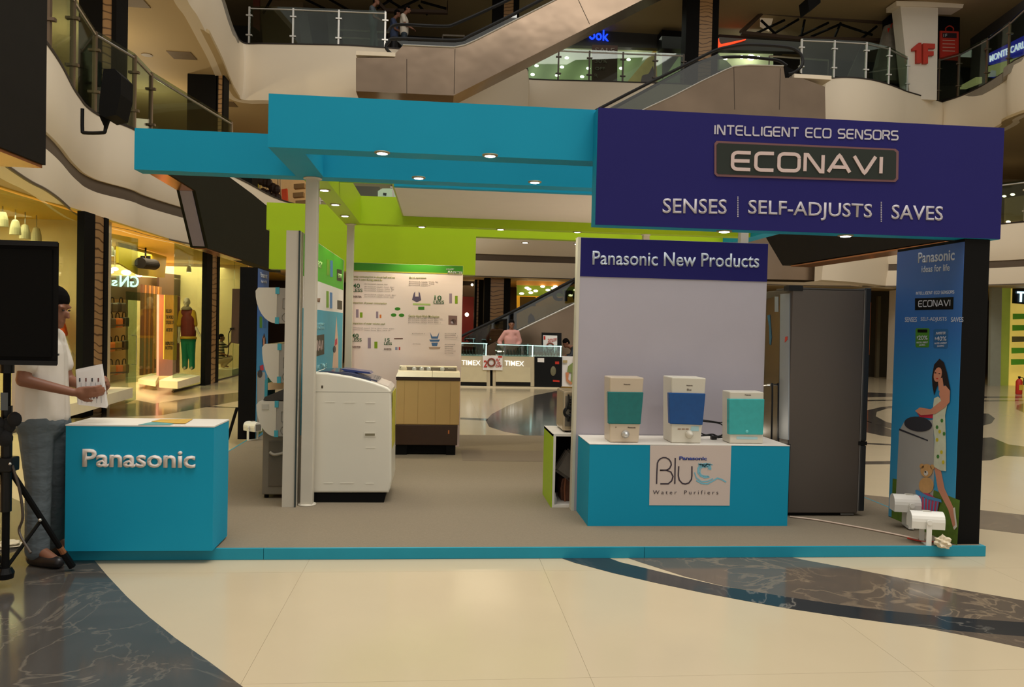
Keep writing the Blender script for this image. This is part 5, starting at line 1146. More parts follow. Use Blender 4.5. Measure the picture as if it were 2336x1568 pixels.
# ---- fridges
FY = at(1797,1178,Z=ZP).y
fr = T('refrigerator', 'tall graphite refrigerator seen from the side right of the purifiers', 'refrigerator', (3.0, FY+.3, ZP))
fm_ = M('graphite_metal', (88,80,74), rough=.38, metal=.35, var=.05, scale=2)
a, b, c, d = at(1805,655,Y=FY), at(1966,657,Y=FY), at(1962,1172,Y=FY), at(1797,1177,Y=FY)
fx0, fx1, fz1 = (a.x+d.x)/2, (b.x+c.x)/2, a.z
MB().box(fx0, fx1, FY, FY+.68, ZP+.025, fz1-.015, .006).build('cabinet', fm_, fr)
e_ = at(1983,650,Y=FY).x*.5+at(1976,1172,Y=FY).x*.5
zj = at(1970,1008,Y=FY).z
for z0, z1 in ((zj+.005, fz1+.01), (ZP+.04, zj-.03)): MB().box(fx1+.006, e_, FY-.005, FY+.685, z0, z1, .008).build('door', M('door_dark_edge', (44,46,48), rough=.3, metal=.3), fr)
MB().box(fx1-.01, e_+.004, FY-.008, FY+.3, zj-.028, zj+.003, .003).build('door_joint', BLACKG, fr)
MB().box(fx1+.0, fx1+.006, FY-.003, FY+.01, ZP+.04, fz1-.01).build('door_gasket', M('gasket_grey', (120,116,112), rough=.4), fr)
MB().box(fx0+.02, fx1-.02, FY+.02, FY+.66, ZP+.003, ZP+.03).build('base_gap', BLACK, fr)
MB().box(fx0+.0, fx1+.04, FY, FY+.3, fz1-.014, fz1-.002, .002).build('top_cap', M('top_cap_grey', (66,62,60), rough=.4), fr)
for x in (fx1-.03,): MB().lathe((x, FY+.05, ZP), [(.03,0),(.03,.02),(.015,.04)]).build('foot', BLACKG, fr)
MB().box(fx1-.13, fx1-.02, FY+.01, FY+.06, ZP+.004, ZP+.022, .003).build('base_bracket', M('bracket_grey', (110,108,104), metal=.4), fr)
XF = fx0
def fside(nm, mat, pxs, th=.004, off=0): return plate(nm, mat, pxs, th, fr, off=off+th, X=XF)
NBG = M('midnight_blue_gloss', (20,27,38), rough=.15, coat=.4)
fside('side_door', NBG, [(1722,690),(1781,674),(1776,1010),(1722,1000)])
fside('lower_side', NBG, [(1722,1004),(1804,1014),(1798,1170),(1722,1120)])
fside('silver_trim', M('trim_silver', (150,158,164), metal=.3, rough=.4, var=.1), [(1782,671),(1803,670),(1800,1004),(1779,1000)], .008)
MB().box(XF-.03, XF+.08, FY-.004, FY+.10, fz1-.03, fz1+.012, .003).build('hinge_cover', BLACKG, fr)
fside('white_label', M('pale_sticker', (150,156,158)), [(1769,677),(1777,677),(1777,712),(1769,712)], .002, .005)
fside('blue_tape_strip', M('teal_tape', (30,100,130)), [(1752,720),(1758,718),(1762,770),(1760,788),(1757,785),(1756,745)], .002, .005)
MB().tube(smooth_pts(P([(1740,880),(1758,878),(1762,886),(1760,1004)], X=XF-.03), 3), .008, 6).build('handle', M('chrome_dark', (110,110,112), metal=.9, rough=.15), fr)
fside('sticker', RED, [(1794,769),(1799,768),(1799,775),(1793,782)], .002, .009)

# ---- washing machines
YW1 = 6.25
w1_ = T('washing_machine', 'white top-loading washing machine seen from the side by the post', 'washing machine', (-.7, 6.5, ZP))
prof_ = [(710,860),(712,853),(717,850),(745,851),(772,855),(800,859.5),(826,865.5),(853,873),(874,880.5),(886,886),(892,892),(893,953),(893,1100),(890,1116),(886,1125),(706,1125)]
b = MB(); b.prism(P(prof_, Y=YW1), (0, .56, 0))
es = [e for e in b.bm.edges if abs(e.verts[0].co.y-e.verts[1].co.y) < 1e-5]
bmesh.ops.bevel(b.bm, geom=es, offset=.016, segments=3, affect='EDGES', profile=.5)
b.build('body', ACW, w1_)
MB().prism(P([(705,1126),(880,1126),(875,1149),(704,1149)], Y=YW1+.012), (0,.53,0)).build('plinth', BLACK, w1_)
MB().prism([p+Vector((0,.05,0)) for p in P([(722,849.5),(748,847.5),(800,853),(860,869.5),(858,873.5),(800,860),(745,851.5),(722,852)], Y=YW1)], (0,.46,0)).build('lid', M('lid_navy', (46,52,76), rough=.2, coat=.4), w1_)
MB().prism([p+Vector((0,.2,0)) for p in P([(770,846),(776,845),(838,853),(842,857),(836,857),(778,850)], Y=YW1)], (0,.22,0)).build('lid_handle', M('lid_blue_trim', (40,54,110), rough=.2), w1_)
MB().prism([p+Vector((0,.04,0)) for p in P([(846,869),(884,882),(892,890),(890,896),(870,884),(846,875)], Y=YW1)], (0,.5,0)).build('control_panel', M('cloudy_film', (196,184,172), rough=.25, var=.15, scale=20), w1_)
MB().prism(P([(709,893.5),(892,895),(892,895.8),(709,894.3)], Y=YW1-.001), (0,.01,0)).build('seam', M('seam_grey', (150,146,134)), w1_)
hr = MB().prism(P([(831,987),(857,987),(857,997),(831,997)], Y=YW1-.003), (0,.01,0)).build('side_grip', ACW, w1_)
MB().prism(P([(833,989.5),(855,989.5),(855,994.5),(833,994.5)], Y=YW1-.005), (0,.008,0)).build('grip_slot', M('slot_olive', (120,112,86)), hr)
MB().prism(P([(733,880),(737,880),(737,886),(733,886)], Y=YW1-.002), (0,.01,0)).build('screw_cap', M('cap_brown', (70,60,44)), w1_)
for x0, x1, ya in ((741,764,917),(784,811,918),(834,856,919),(834,856,962),(834,856,1021),(738,760,1102),(776,807,1102),(834,853,1103)):
    MB().prism(P([(x0,ya),(x1,ya),(x1,ya+1.4),(x0,ya+1.4)], Y=YW1-.002), (0,.01,0)).build('pressed_rib', M('rib_pale', (226,220,204)), w1_)
xr1 = at(893,1000,Y=YW1).x
MB().box(xr1-.001, xr1+.002, YW1+.06, YW1+.5, .25, .95).build('energy_sticker', M('yellow_green_sticker', (190,180,60), var=.3, scale=12), w1_)
for yy in (YW1+.06, YW1+.48):
    for xx in (at(715,1149,Y=YW1).x, at(865,1149,Y=YW1).x): MB().cyl((xx, yy, ZP), (xx, yy, ZP+.015), .02, seg=10).build('foot', BLACK, w1_)

YW2 = 8.55
w2_ = T('washing_machine', 'beige twin-tub washing machine with brown base and dial panel', 'washing machine', (-.2, 8.8, ZP))
a, b = at(903,930,Y=YW2), at(1048,930,Y=YW2); wx0, wx1 = a.x, b.x
def wz(y): return at(975, y, Y=YW2).z
tanM = M('beige_enamel', (214,176,112), rough=.35, var=.04); brn = M('brown_plastic', (64,42,28), rough=.35, var=.2, scale=8)
MB().box(wx0, wx1, YW2, YW2+.48, wz(970), wz(868), .012).build('cabinet', tanM, w2_)
for x in (922,953,993,1027):
    xx = at(x,930,Y=YW2).x; MB().box(xx-.0015, xx+.0015, YW2-.001, YW2+.005, wz(968), wz(870)).build('pressed_line', M('line_tan', (180,140,80)), w2_)
MB().box(wx0-.005, wx1+.004, YW2-.008, YW2+.48, wz(868.5), wz(861), .004).build('brown_band', brn, w2_)
xm = at(986,860,Y=YW2).x
for x0, x1 in ((wx0-.006, xm-.002), (xm+.002, wx1)):
    MB().loft([[Vector((x0,YW2-.012,wz(860.5))), Vector((x1,YW2-.012,wz(860.5))), Vector((x1,YW2+.44,wz(860.5))), Vector((x0,YW2+.44,wz(860.5)))],
               [Vector((x0+(.02 if x0 < 0 and x0 < -.3 else 0),YW2+.03,wz(850))), Vector((x1,YW2+.03,wz(850))), Vector((x1,YW2+.44,wz(850))), Vector((x0,YW2+.44,wz(850)))]]).build('tub_lid', M('lid_cream', (232,222,196), rough=.35), w2_)
cx0, cx1 = at(911,842,Y=YW2+.35).x, at(1043,842,Y=YW2+.35).x
MB().box(cx0, cx1, YW2+.33, YW2+.47, wz(856), at(975,836,Y=YW2+.33).z, .006).build('control_housing', M('lid_cream'), w2_)
MB().box(cx0+.01, cx1-.01, YW2+.325, YW2+.332, at(975,847.5,Y=YW2+.33).z, at(975,838.5,Y=YW2+.33).z).build('control_panel', M('panel_taupe', (120,110,98), rough=.3), w2_)
for x, r_ in ((921,8),(945,5.5),(962,5.5),(978,5.5),(1009,5.5)):
    q = at(x, 842.5, Y=YW2+.32); o = MB().lathe((0,0,0), [(r_*.0048,0),(r_*.0048,.012),(r_*.0036,.02),(.001,.021)], 14).build('dial', M('dial_cream', (214,204,178), rough=.25) if r_ > 7 else M('dial_silver', (206,206,204), metal=.4, rough=.2), w2_, True)
    o.matrix_parent_inverse = Matrix(); o.location = q-w2_.location; o.rotation_euler = (math.radians(90), 0, 0)
textpx('Panasonic', (1022,842), (1035,842.3), 2.2, LETW, w2_, .001, .02, off=.002, Y=YW2+.325)
MB().box(wx0-.002, wx1-.015, YW2-.004, YW2+.47, wz(1016), wz(970), .006).build('brown_base', brn, w2_)
for x0, x1 in ((902,928),(1018,1039)):
    MB().box(at(x0,1020,Y=YW2).x, at(x1,1020,Y=YW2).x, YW2+.01, YW2+.12, ZP, wz(1015)).build('foot', BLACK, w2_)
MB().box(wx0+.02, wx1-.04, YW2+.05, YW2+.45, ZP+.01, wz(1015)).build('underside', BLACK, w2_)
q = at(1024,984,Y=YW2-.006); MB().box(q.x-.01, q.x+.006, YW2-.006, YW2-.004, q.z-.03, q.z+.01).build('torn_sticker', M('copper_sticker', (206,120,60)), w2_)

# ---- green box, microwave and contents
YG = max(at(1258,1164,Z=ZP).y, 6.10)
gb = T('lime_cube_stand', 'open-front white and lime cube stand left of the display panel', 'stand', (1.2, YG+.25, ZP))
gx0 = at(1258,1100,Y=YG).x; gx1 = gx0+.62; gz = at(1261,990,Y=YG).z; gd = .5
MB().box(gx0, gx0+.008, YG, YG+gd, ZP, gz-.001).build('lime_side', LIME, gb)
for nm, bx in (('side_board',(gx0+.008,gx0+.028,YG,YG+gd,ZP,gz-.02)),('side_board',(gx1-.02,gx1,YG+.0,YG+gd,ZP,gz-.02)),('top_board',(gx0,gx1,YG,YG+gd,gz-.02,gz)),('base_board',(gx0+.028,gx1-.02,YG,YG+gd,ZP,ZP+.02)),('back_board',(gx0+.028,gx1-.02,YG+gd-.02,YG+gd,ZP+.02,gz-.02))):
    MB().box(*bx).build(nm, WHITE if nm != 'back_board' else BLACK, gb)
cu = T('cushion', 'grey square cushion tilted inside the cube stand', 'cushion', (gx0+.2, YG+.2, .4))
pts = P([(1264.5,1073),(1296,1024),(1330,1055),(1300,1098)], Y=YG+.12)
b = MB(); b.prism(pts, (0,.1,0)); bmesh.ops.bevel(b.bm, geom=b.bm.edges[:], offset=.02, segments=3, affect='EDGES'); b.build('cover', M('grey_cloth', (124,116,106), rough=.9, var=.12, scale=30, bump=.3), cu)
MB().tube(pts+[pts[0]], .004, 5).build('piping', M('grey_piping', (100,92,84)), cu)
bg = T('leather_bag', 'worn brown leather bag at the bottom of the cube stand', 'bag', (gx0+.3, YG+.2, ZP+.02))
b = MB(); b.prism(P([(1281,1155),(1279,1110),(1286,1088),(1306,1084),(1326,1086),(1326,1158),(1290,1160)], Y=YG+.14), (0,.22,0)); bmesh.ops.bevel(b.bm, geom=b.bm.edges[:], offset=.02, segments=3, affect='EDGES')
for v in b.bm.verts: v.co.z = max(v.co.z, ZP+.021)
b.build('body', M('brown_leather', (96,56,36), rough=.5, var=.5, scale=15, bump=.4), bg)
MB().tube(P([(1290,1090),(1288,1120),(1289,1155)], Y=YG+.135), .008, 6).build('strap', M('tan_leather', (140,86,56)), bg)
gl = at(1266,1157,Y=YG+.03)
bo = T('glue_bottle', 'small pale nozzle bottle standing at the front left inside the cube stand', 'bottle', (gl.x, gl.y, ZP+.02))
MB().lathe((gl.x,gl.y,ZP+.021), [(.011,0),(.012,.05),(.009,.06)], 12).build('body', M('pale_plastic', (170,170,166)), bo); MB().lathe((gl.x,gl.y,ZP+.081), [(.007,0),(.002,.03)], 10).build('nozzle', M('pale_plastic'), bo)
mw = T('microwave_oven', 'silver microwave oven seen from behind with a coiled cable', 'microwave', (gx0+.3, YG+.25, gz))
ma_, mb_ = at(1285,895,Y=YG+.1), at(1269,975,Y=YG+.1)
mx0 = at(1284,930,Y=YG+.1).x
MB().box(mx0, mx0+.5, YG+.08, YG+.44, gz+.012, at(1290,893,Y=YG+.08).z, .014).build('case', M('beige_metal', (176,160,134), rough=.25, metal=.5), mw)
zc = at(1300,935,Y=YG+.07).z
MB().box(mx0+.015, mx0+.3, YG+.076, YG+.082, gz+.05, at(1290,898,Y=YG+.08).z-.02).build('vent_plate', M('dark_zinc', (110,106,98), metal=.7, rough=.35, var=.3, scale=30), mw)
m = MB()
for i in range(6):
    for j in range(8): m.box(mx0+.05+i*.022, mx0+.062+i*.022, YG+.072, YG+.077, gz+.12+j*.02, gz+.128+j*.02)
m.build('vent_holes', BLACK, mw, kind='stuff')
cc = Vector((at(1297,941,Y=YG+.05).x, YG+.055, at(1297,941,Y=YG+.05).z))
for r_ in (.034,.028,.04): MB().tube([cc+Vector((r_*math.cos(q*math.pi/8), 0, r_*math.sin(q*math.pi/8)*1.05)) for q in range(17)], .0055, 6).build('cable_coil', RUBBER, mw)
lay([(1297,900),(1298,915),(1294,930),(1290,940)], .006, RUBBER, 'cord', mw, YG+.05); lay([(1297,950),(1296,962)], .012, RUBBER, 'plug', mw, YG+.05)
for x in (mx0+.04, mx0+.42): MB().cyl((x, YG+.12, gz), (x, YG+.12, gz+.014), .015, seg=10).build('foot', BLACK, mw)

# ---- left promotion counter
YCt = 4.90
lc = T('promotion_counter', 'teal promotion counter with white top and raised white brand lettering', 'counter', (-1.84, 5.05, ZP))
a, b = at(149,1100,Y=YCt), at(486.5,1100,Y=YCt); cz = (at(149,969,Y=YCt).z+at(488,975,Y=YCt).z)/2
MB().box(a.x, b.x, YCt, YCt+.34, ZP+.012, cz-.004).build('body', TEAL, lc)
MB().box(a.x+.02, b.x-.02, YCt+.09, YCt+.34, ZP+.001, ZP+.012).build('base', BLACK, lc)
MB().box(a.x-.002, b.x+.002, YCt-.002, YCt+.342, cz-.004, cz+.004).build('white_top', WHITE, lc)
textpx('Panasonic', (190,1065), (446,1068), 41, M('raised_letter_white', (216,206,198), rough=.5), lc, .014, .02, off=0, Y=YCt)
br_ = [M('brochure_gold', (200,160,70), var=.3, scale=20), M('brochure_cyan', (90,150,150), var=.3, scale=20)]
for i, (q, lab) in enumerate((([(345,961.5),(365,957),(440,956),(423,966),(396,966)], 'gold brochure lying on the promotion counter'), ([(315,969.5),(345,963),(402,965),(388,969.5)], 'pale teal brochure partly under the gold one on the counter'))):
    tag(MB().prism([at(x, y, Z=cz+.009-.002*i) for x, y in q], (0,0,-.0018)).build('brochure', br_[i]), lab, 'brochure')

# ---- floodlights, cord, plastic
FLW = M('flood_white', (226,224,216), rough=.3)
def flood(cx, cy, z0, rz, s_, lab, grp=None, tilt=0):
    t = T('floodlight', lab, 'floodlight', (0,0,0))
    if grp: t['group'] = grp
    b = MB(); n = 10; rings = []
    for x in (-.14*s_, .14*s_):
        ring = [Vector((x, .075*s_*math.cos(math.pi*k/n), .085*s_*math.sin(math.pi*k/n)+.02*s_)) for k in range(n+1)]
        ring += [Vector((x, -.07*s_, -.045*s_)), Vector((x, .07*s_, -.045*s_))]
        rings.append(ring)
    b.loft(rings).build('housing', FLW, t)
    MB().box(.138*s_, .146*s_, -.05*s_, .05*s_, -.03*s_, .07*s_).build('glass_front', M('lamp_glass_grey', (120,120,114), rough=.15), t)
    m = MB()
    for sg_ in (-1, 1): m.box(-.022*s_, .022*s_, sg_*.088*s_-.004, sg_*.088*s_+.004, -.19*s_, .04*s_)
    m.box(-.022*s_, .022*s_, -.088*s_, .088*s_, -.19*s_, -.18*s_); m.build('bracket', FLW, t)
    MB().box(-.03*s_, .04*s_, -.02*s_, .03*s_, .1*s_, .107*s_).build('rating_label', M('label_grey'), t)
    for x in (-.095*s_, .095*s_): MB().cyl((0, x-.005, .02*s_), (0, x+.005, .02*s_), .022*s_, seg=12).build('knob', FLW, t)
    t.location = (cx, cy, z0+.19*s_); t.rotation_euler = (tilt, 0, rz); return t
q = at(2110,1240,Z=ZP); flood(q.x, q.y, ZP, math.radians(-14), .76, 'white floodlight on a U bracket at the foot of the front banner pillar')
q = at(2093,1215,Z=ZP); flood(q.x, q.y+.12, ZP+.01, math.radians(-14), .82, 'second white floodlight close behind the front one at the pillar foot')
q = at(576,1004,Z=ZP); flood(q.x, q.y, ZP, math.radians(-40), .75, 'white floodlight at the foot of the back left banner pillar')
cd = [at(a, b, Z=ZP+.008) for a, b in ((1802,1179),(1860,1186),(1930,1198),(2000,1211),(2060,1223),(2095,1231))]
t = T('extension_cord', 'pale extension cord running across the carpet to the floodlight', 'cable', tuple(cd[0]))
MB().tube(smooth_pts(cd, 5), .006, 6).build('cord', M('cord_pinkish', (206,184,166)), t)
MB().tube(smooth_pts([at(a, b, Z=ZP+.008) for a, b in ((2070,1228),(2100,1235),(2125,1236),(2145,1238))], 4), .005, 6).build('red_wire', RED, t)
def crumple(c, s_, seed, lab, mat, nm='crumpled_plastic', cat='litter', flat=.7):
    b = MB(); bmesh.ops.create_icosphere(b.bm, subdivisions=3, radius=1); r_ = random.Random(seed); ph = [r_.random()*6 for _ in range(6)]
    for v in b.bm.verts:
        p = v.co.copy(); k = 1+.22*math.sin(5*p.x+ph[0])*math.sin(6*p.y+ph[1])+.2*math.sin(9*p.z+ph[2]+4*p.x)+r_.uniform(-.07,.07)
        v.co = Vector((p.x*s_*k, p.y*s_*k, max(p.z*k, -.75)*s_*flat))
    z = min(v.co.z for v in b.bm.verts)
    for v in b.bm.verts: v.co += Vector((c.x, c.y, c.z-z))
    return tag(b.build(nm, mat), lab, cat)
PLW = M('crumpled_white', (216,204,178), rough=.5, var=.1, scale=20)
crumple(at(2151,1250,Z=ZP), .045, 2, 'crumpled white plastic hanging over the platform edge by the pillar', PLW, flat=1.0)
c_ = crumple(at(90,1276,Z=0), .05, 5, 'crumpled white paper on the dark floor by the man\'s shoes', PLW, flat=.35)
c_ = crumple(at(18,1248,Z=0), .07, 8, 'torn white paper under the speaker stand', PLW, flat=.3)
tag(MB().cyl(at(541,930,Y=9.3), at(519,1003,Y=9.3), .018, seg=8).build('tripod_leg', BLACK), 'thin black leaning stand leg left of the back pillar', 'stand')
# device box + cabinet behind pillar
dv = T('wall_cabinet', 'tall brown-black device cabinet the child reaches for', 'cabinet', tuple(at(536,785,Y=17)))
plate('body', M('cabinet_brown', (52,38,30)), [(530,659),(547,659),(543,785),(527,782)], .4, dv, Y=17.0)
MB().tube(smooth_pts(P([(528,750),(521,765),(522,790),(519,815)], Y=16.95), 4), .01, 5).build('cord', BLACK, dv); plate('slot', BLACKG, [(525,748),(534,748),(534,752),(525,752)], .03, dv, off=.02, Y=17)

# ================================================================== SPEAKER STAND (front left)
YK = 4.30
spk = T('stage_speaker', 'large black loudspeaker on a tripod stand at the left edge', 'speaker', tuple(at(20,838,Y=YK)))
a, b = at(127,553,Y=YK), at(131,833,Y=YK); xr = (a.x+b.x)/2; zt = a.z; zb2 = b.z; xl = xr-.46
def trap(y0, y1, z0, z1, ex=0): return [V_((xl-ex, y0, z0)), V_((xr+ex, y0, z0)), V_((xr+ex-.47*(y1-y0), y1, z0)), V_((xl-ex+.25*(y1-y0), y1, z0))], (0, 0, z1-z0)
V_ = Vector
MB().prism(*trap(YK+.02, YK+.36, zb2, zt)).build('cabinet', BLACK, spk)
MB().prism(*trap(YK, YK+.37, zt-.022, zt+.004, .004)).build('top_rim', BLACKG, spk); MB().prism(*trap(YK, YK+.37, zb2-.004, zb2+.02, .006)).build('bottom_rim', BLACKG, spk)
MB().box(xl+.03, xr-.03, YK+.008, YK+.022, zb2+.04, zt-.04).build('grille', M('speaker_grille', (11,10,9), rough=.85, var=.3, scale=200, bump=.3, spec=.1), spk)
ssd = T('speaker_stand', 'black tripod stand carrying the large loudspeaker at the left edge', 'speaker stand', (at(15,1240,Y=YK+.2).x, YK+.2, 0))
sx, sy = at(15,1000,Y=YK+.2).x, YK+.2
MB().cyl((sx, sy, .06), (sx, sy, zb2-.002), .019).build('pole', BLACK, ssd); MB().cyl((sx, sy, .42), (sx, sy, 1.0), .028).build('outer_tube', BLACKG, ssd)
MB().cyl((sx, sy, zb2-.06), (sx, sy, zb2-.004), .035).build('mount', BLACKG, ssd)
hz = at(15,1055,Y=sy).z
hb = MB().box(sx-.05, sx+.05, sy-.045, sy+.045, hz-.05, hz+.03, .01).build('hub', BLACKG, ssd)
for dx in (-.03, .045): MB().ball((sx+dx, sy-.05, hz-.0), .008, seg=8).build('bolt', STEEL, hb)
ft = at(165,1295,Z=.02)
def leg(fx, fy):
    f = Vector((fx, fy, .025)); h = Vector((sx, sy, hz-.01)); l = MB().tube([h, f], .016, 8).build('leg', BLACK, ssd)
    g = h.lerp(f, .86); MB().tube([g, f], .021, 8).build('rubber_foot', BLACKG, l); MB().tube([h.lerp(f,.8), g], .0175, 8).build('bare_tube', M('copper_tube', (150,96,60), metal=.4), l)
    MB().tube([Vector((sx, sy, .1)), h.lerp(f, .52)], .010, 6).build('brace', BLACK, ssd)
    MB().ball(h.lerp(f, .52)+Vector((0,-.02,.0)), .010, seg=8).build('rivet', STEEL, l)
leg(ft.x, ft.y); leg(sx-.52, sy-.28); leg(sx-.42, sy+.30)
MB().lathe((sx, sy, .05), [(.04,0),(.045,.03),(.03,.06)]).build('lower_collar', BLACKG, ssd)
MB().box(sx-.015, sx+.02, sy-.035, sy-.028, at(15,935,Y=sy).z, at(15,895,Y=sy).z).build('grey_label', M('dim_label', (90,96,100)), ssd)
bgk = MB(); c = at(14,978,Y=sy-.06)
for _k in range(9): bgk.ball(c+Vector((random.uniform(-.07,.05),random.uniform(-.01,.01),random.uniform(-.06,.07))), random.uniform(.03,.055), (1,.6,1.1))
tag(bgk.build('black_pouch', M('black_cloth', (18,17,18), rough=.85, bump=.3), None, True), 'black cloth pouch hanging on the speaker stand pole', 'bag')
tag(MB().tube(smooth_pts([at(28,1062,Y=sy-.03), at(45,1120,Y=sy-.03), at(52,1180,Y=sy-.03), at(44,1215,Y=sy-.03), at(70,1262,Y=sy-.1)], 5), .007, 6).build('speaker_cable', M('dim_cable', (66,56,46))), 'thin dull cable hanging down from the speaker stand hub', 'cable')

# ================================================================== PEOPLE
def blob(name, parts, mat, parent, voxel, smooth=2, disp=None):
    """rounded cones / ellipsoids fused by voxel remesh into one continuous surface"""
    b = MB()
    for p in parts:
        if p[0] == 'c': b.cap(p[1], p[2], p[3], p[4], seg=12)
        else: b.ball(p[1], 1, p[2], 14, rot=p[3] if len(p) > 3 else None)
    o = b.build(name, mat)
    m = o.modifiers.new('r', 'REMESH'); m.mode = 'VOXEL'; m.voxel_size = voxel
    s_ = o.modifiers.new('s', 'SMOOTH'); s_.iterations = smooth; s_.factor = .6
    dg = bpy.context.evaluated_depsgraph_get(); me = bpy.data.meshes.new_from_object(o.evaluated_get(dg)); bpy.data.objects.remove(o)
    me.polygons.foreach_set('use_smooth', [True]*len(me.polygons))
    if not me.materials: me.materials.append(mat)
    me.name = name
    return link(name, me, parent)
def head_parts(c, fd, s, up=Vector((0,0,1))):
    """c head centre, fd facing dir (unit), up"""
    fd = fd.normalized(); sd = up.cross(fd).normalized(); up = fd.cross(sd).normalized()
    R = Matrix((sd, fd, up)).transposed()
    L = lambda x, y, z: c+sd*x*s+fd*y*s+up*z*s
    v = lambda x, y, z: Vector((x*s, y*s, z*s))
    return [('e', L(0,-.012,.02), v(.074,.092,.095), R), ('e', L(0,.028,-.045), v(.056,.062,.075), R), ('e', L(0,.07,-.095), v(.028,.024,.022), R),
            ('e', L(0,.096,-.018), v(.011,.018,.024), R), ('e', L(0,.106,-.032), v(.015,.014,.010), R), ('e', L(0,.082,-.066), v(.026,.014,.008), R), ('e', L(0,.080,-.077), v(.022,.014,.007), R),
            ('e', L(-.031,.072,.022), v(.024,.016,.008), R), ('e', L(.031,.072,.022), v(.024,.016,.008), R),
            ('e', L(-.078,-.008,-.012), v(.008,.019,.031), R), ('e', L(.078,-.008,-.012), v(.008,.019,.031), R)], L, R
def hand_parts(w_, d, pn, s, curl=.5, thumb=1):
    """w_ wrist, d direction wrist->fingers, pn palm normal"""
    d = d.normalized(); sd = d.cross(pn).normalized()*thumb; pn = pn.normalized(); r = []
    r.append(('c', w_, w_+d*.03*s, .024*s, .026*s))
    for k, (o_, ln) in enumerate(((.030,.066),(.011,.076),(-.009,.071),(-.027,.056))):
        base = w_+d*.085*s+sd*o_*s; r.append(('c', w_+d*.025*s+sd*o_*.7*s, base, .014*s, .0105*s))
        a1 = curl*.6; d1 = (d*math.cos(a1)+pn*math.sin(a1)); p1_ = base+d1*ln*.48*s; a2 = curl*1.7; d2 = (d*math.cos(a2)+pn*math.sin(a2)); p2_ = p1_+d2*ln*.32*s
        a3 = curl*2.4; d3 = (d*math.cos(a3)+pn*math.sin(a3)); p3_ = p2_+d3*ln*.26*s
        r += [('c', base, p1_, .0095*s, .0088*s), ('c', p1_, p2_, .0088*s, .0080*s), ('c', p2_, p3_, .0080*s, .0070*s)]
    tb = w_+d*.025*s+sd*.028*s; t1 = tb+(sd*.75+d*.7+pn*.25).normalized()*.04*s; t2 = t1+(d*.9+sd*.25+pn*.4).normalized()*.032*s
    r += [('c', tb, t1, .014*s, .0115*s), ('c', t1, t2, .0115*s, .009*s)]
    return r
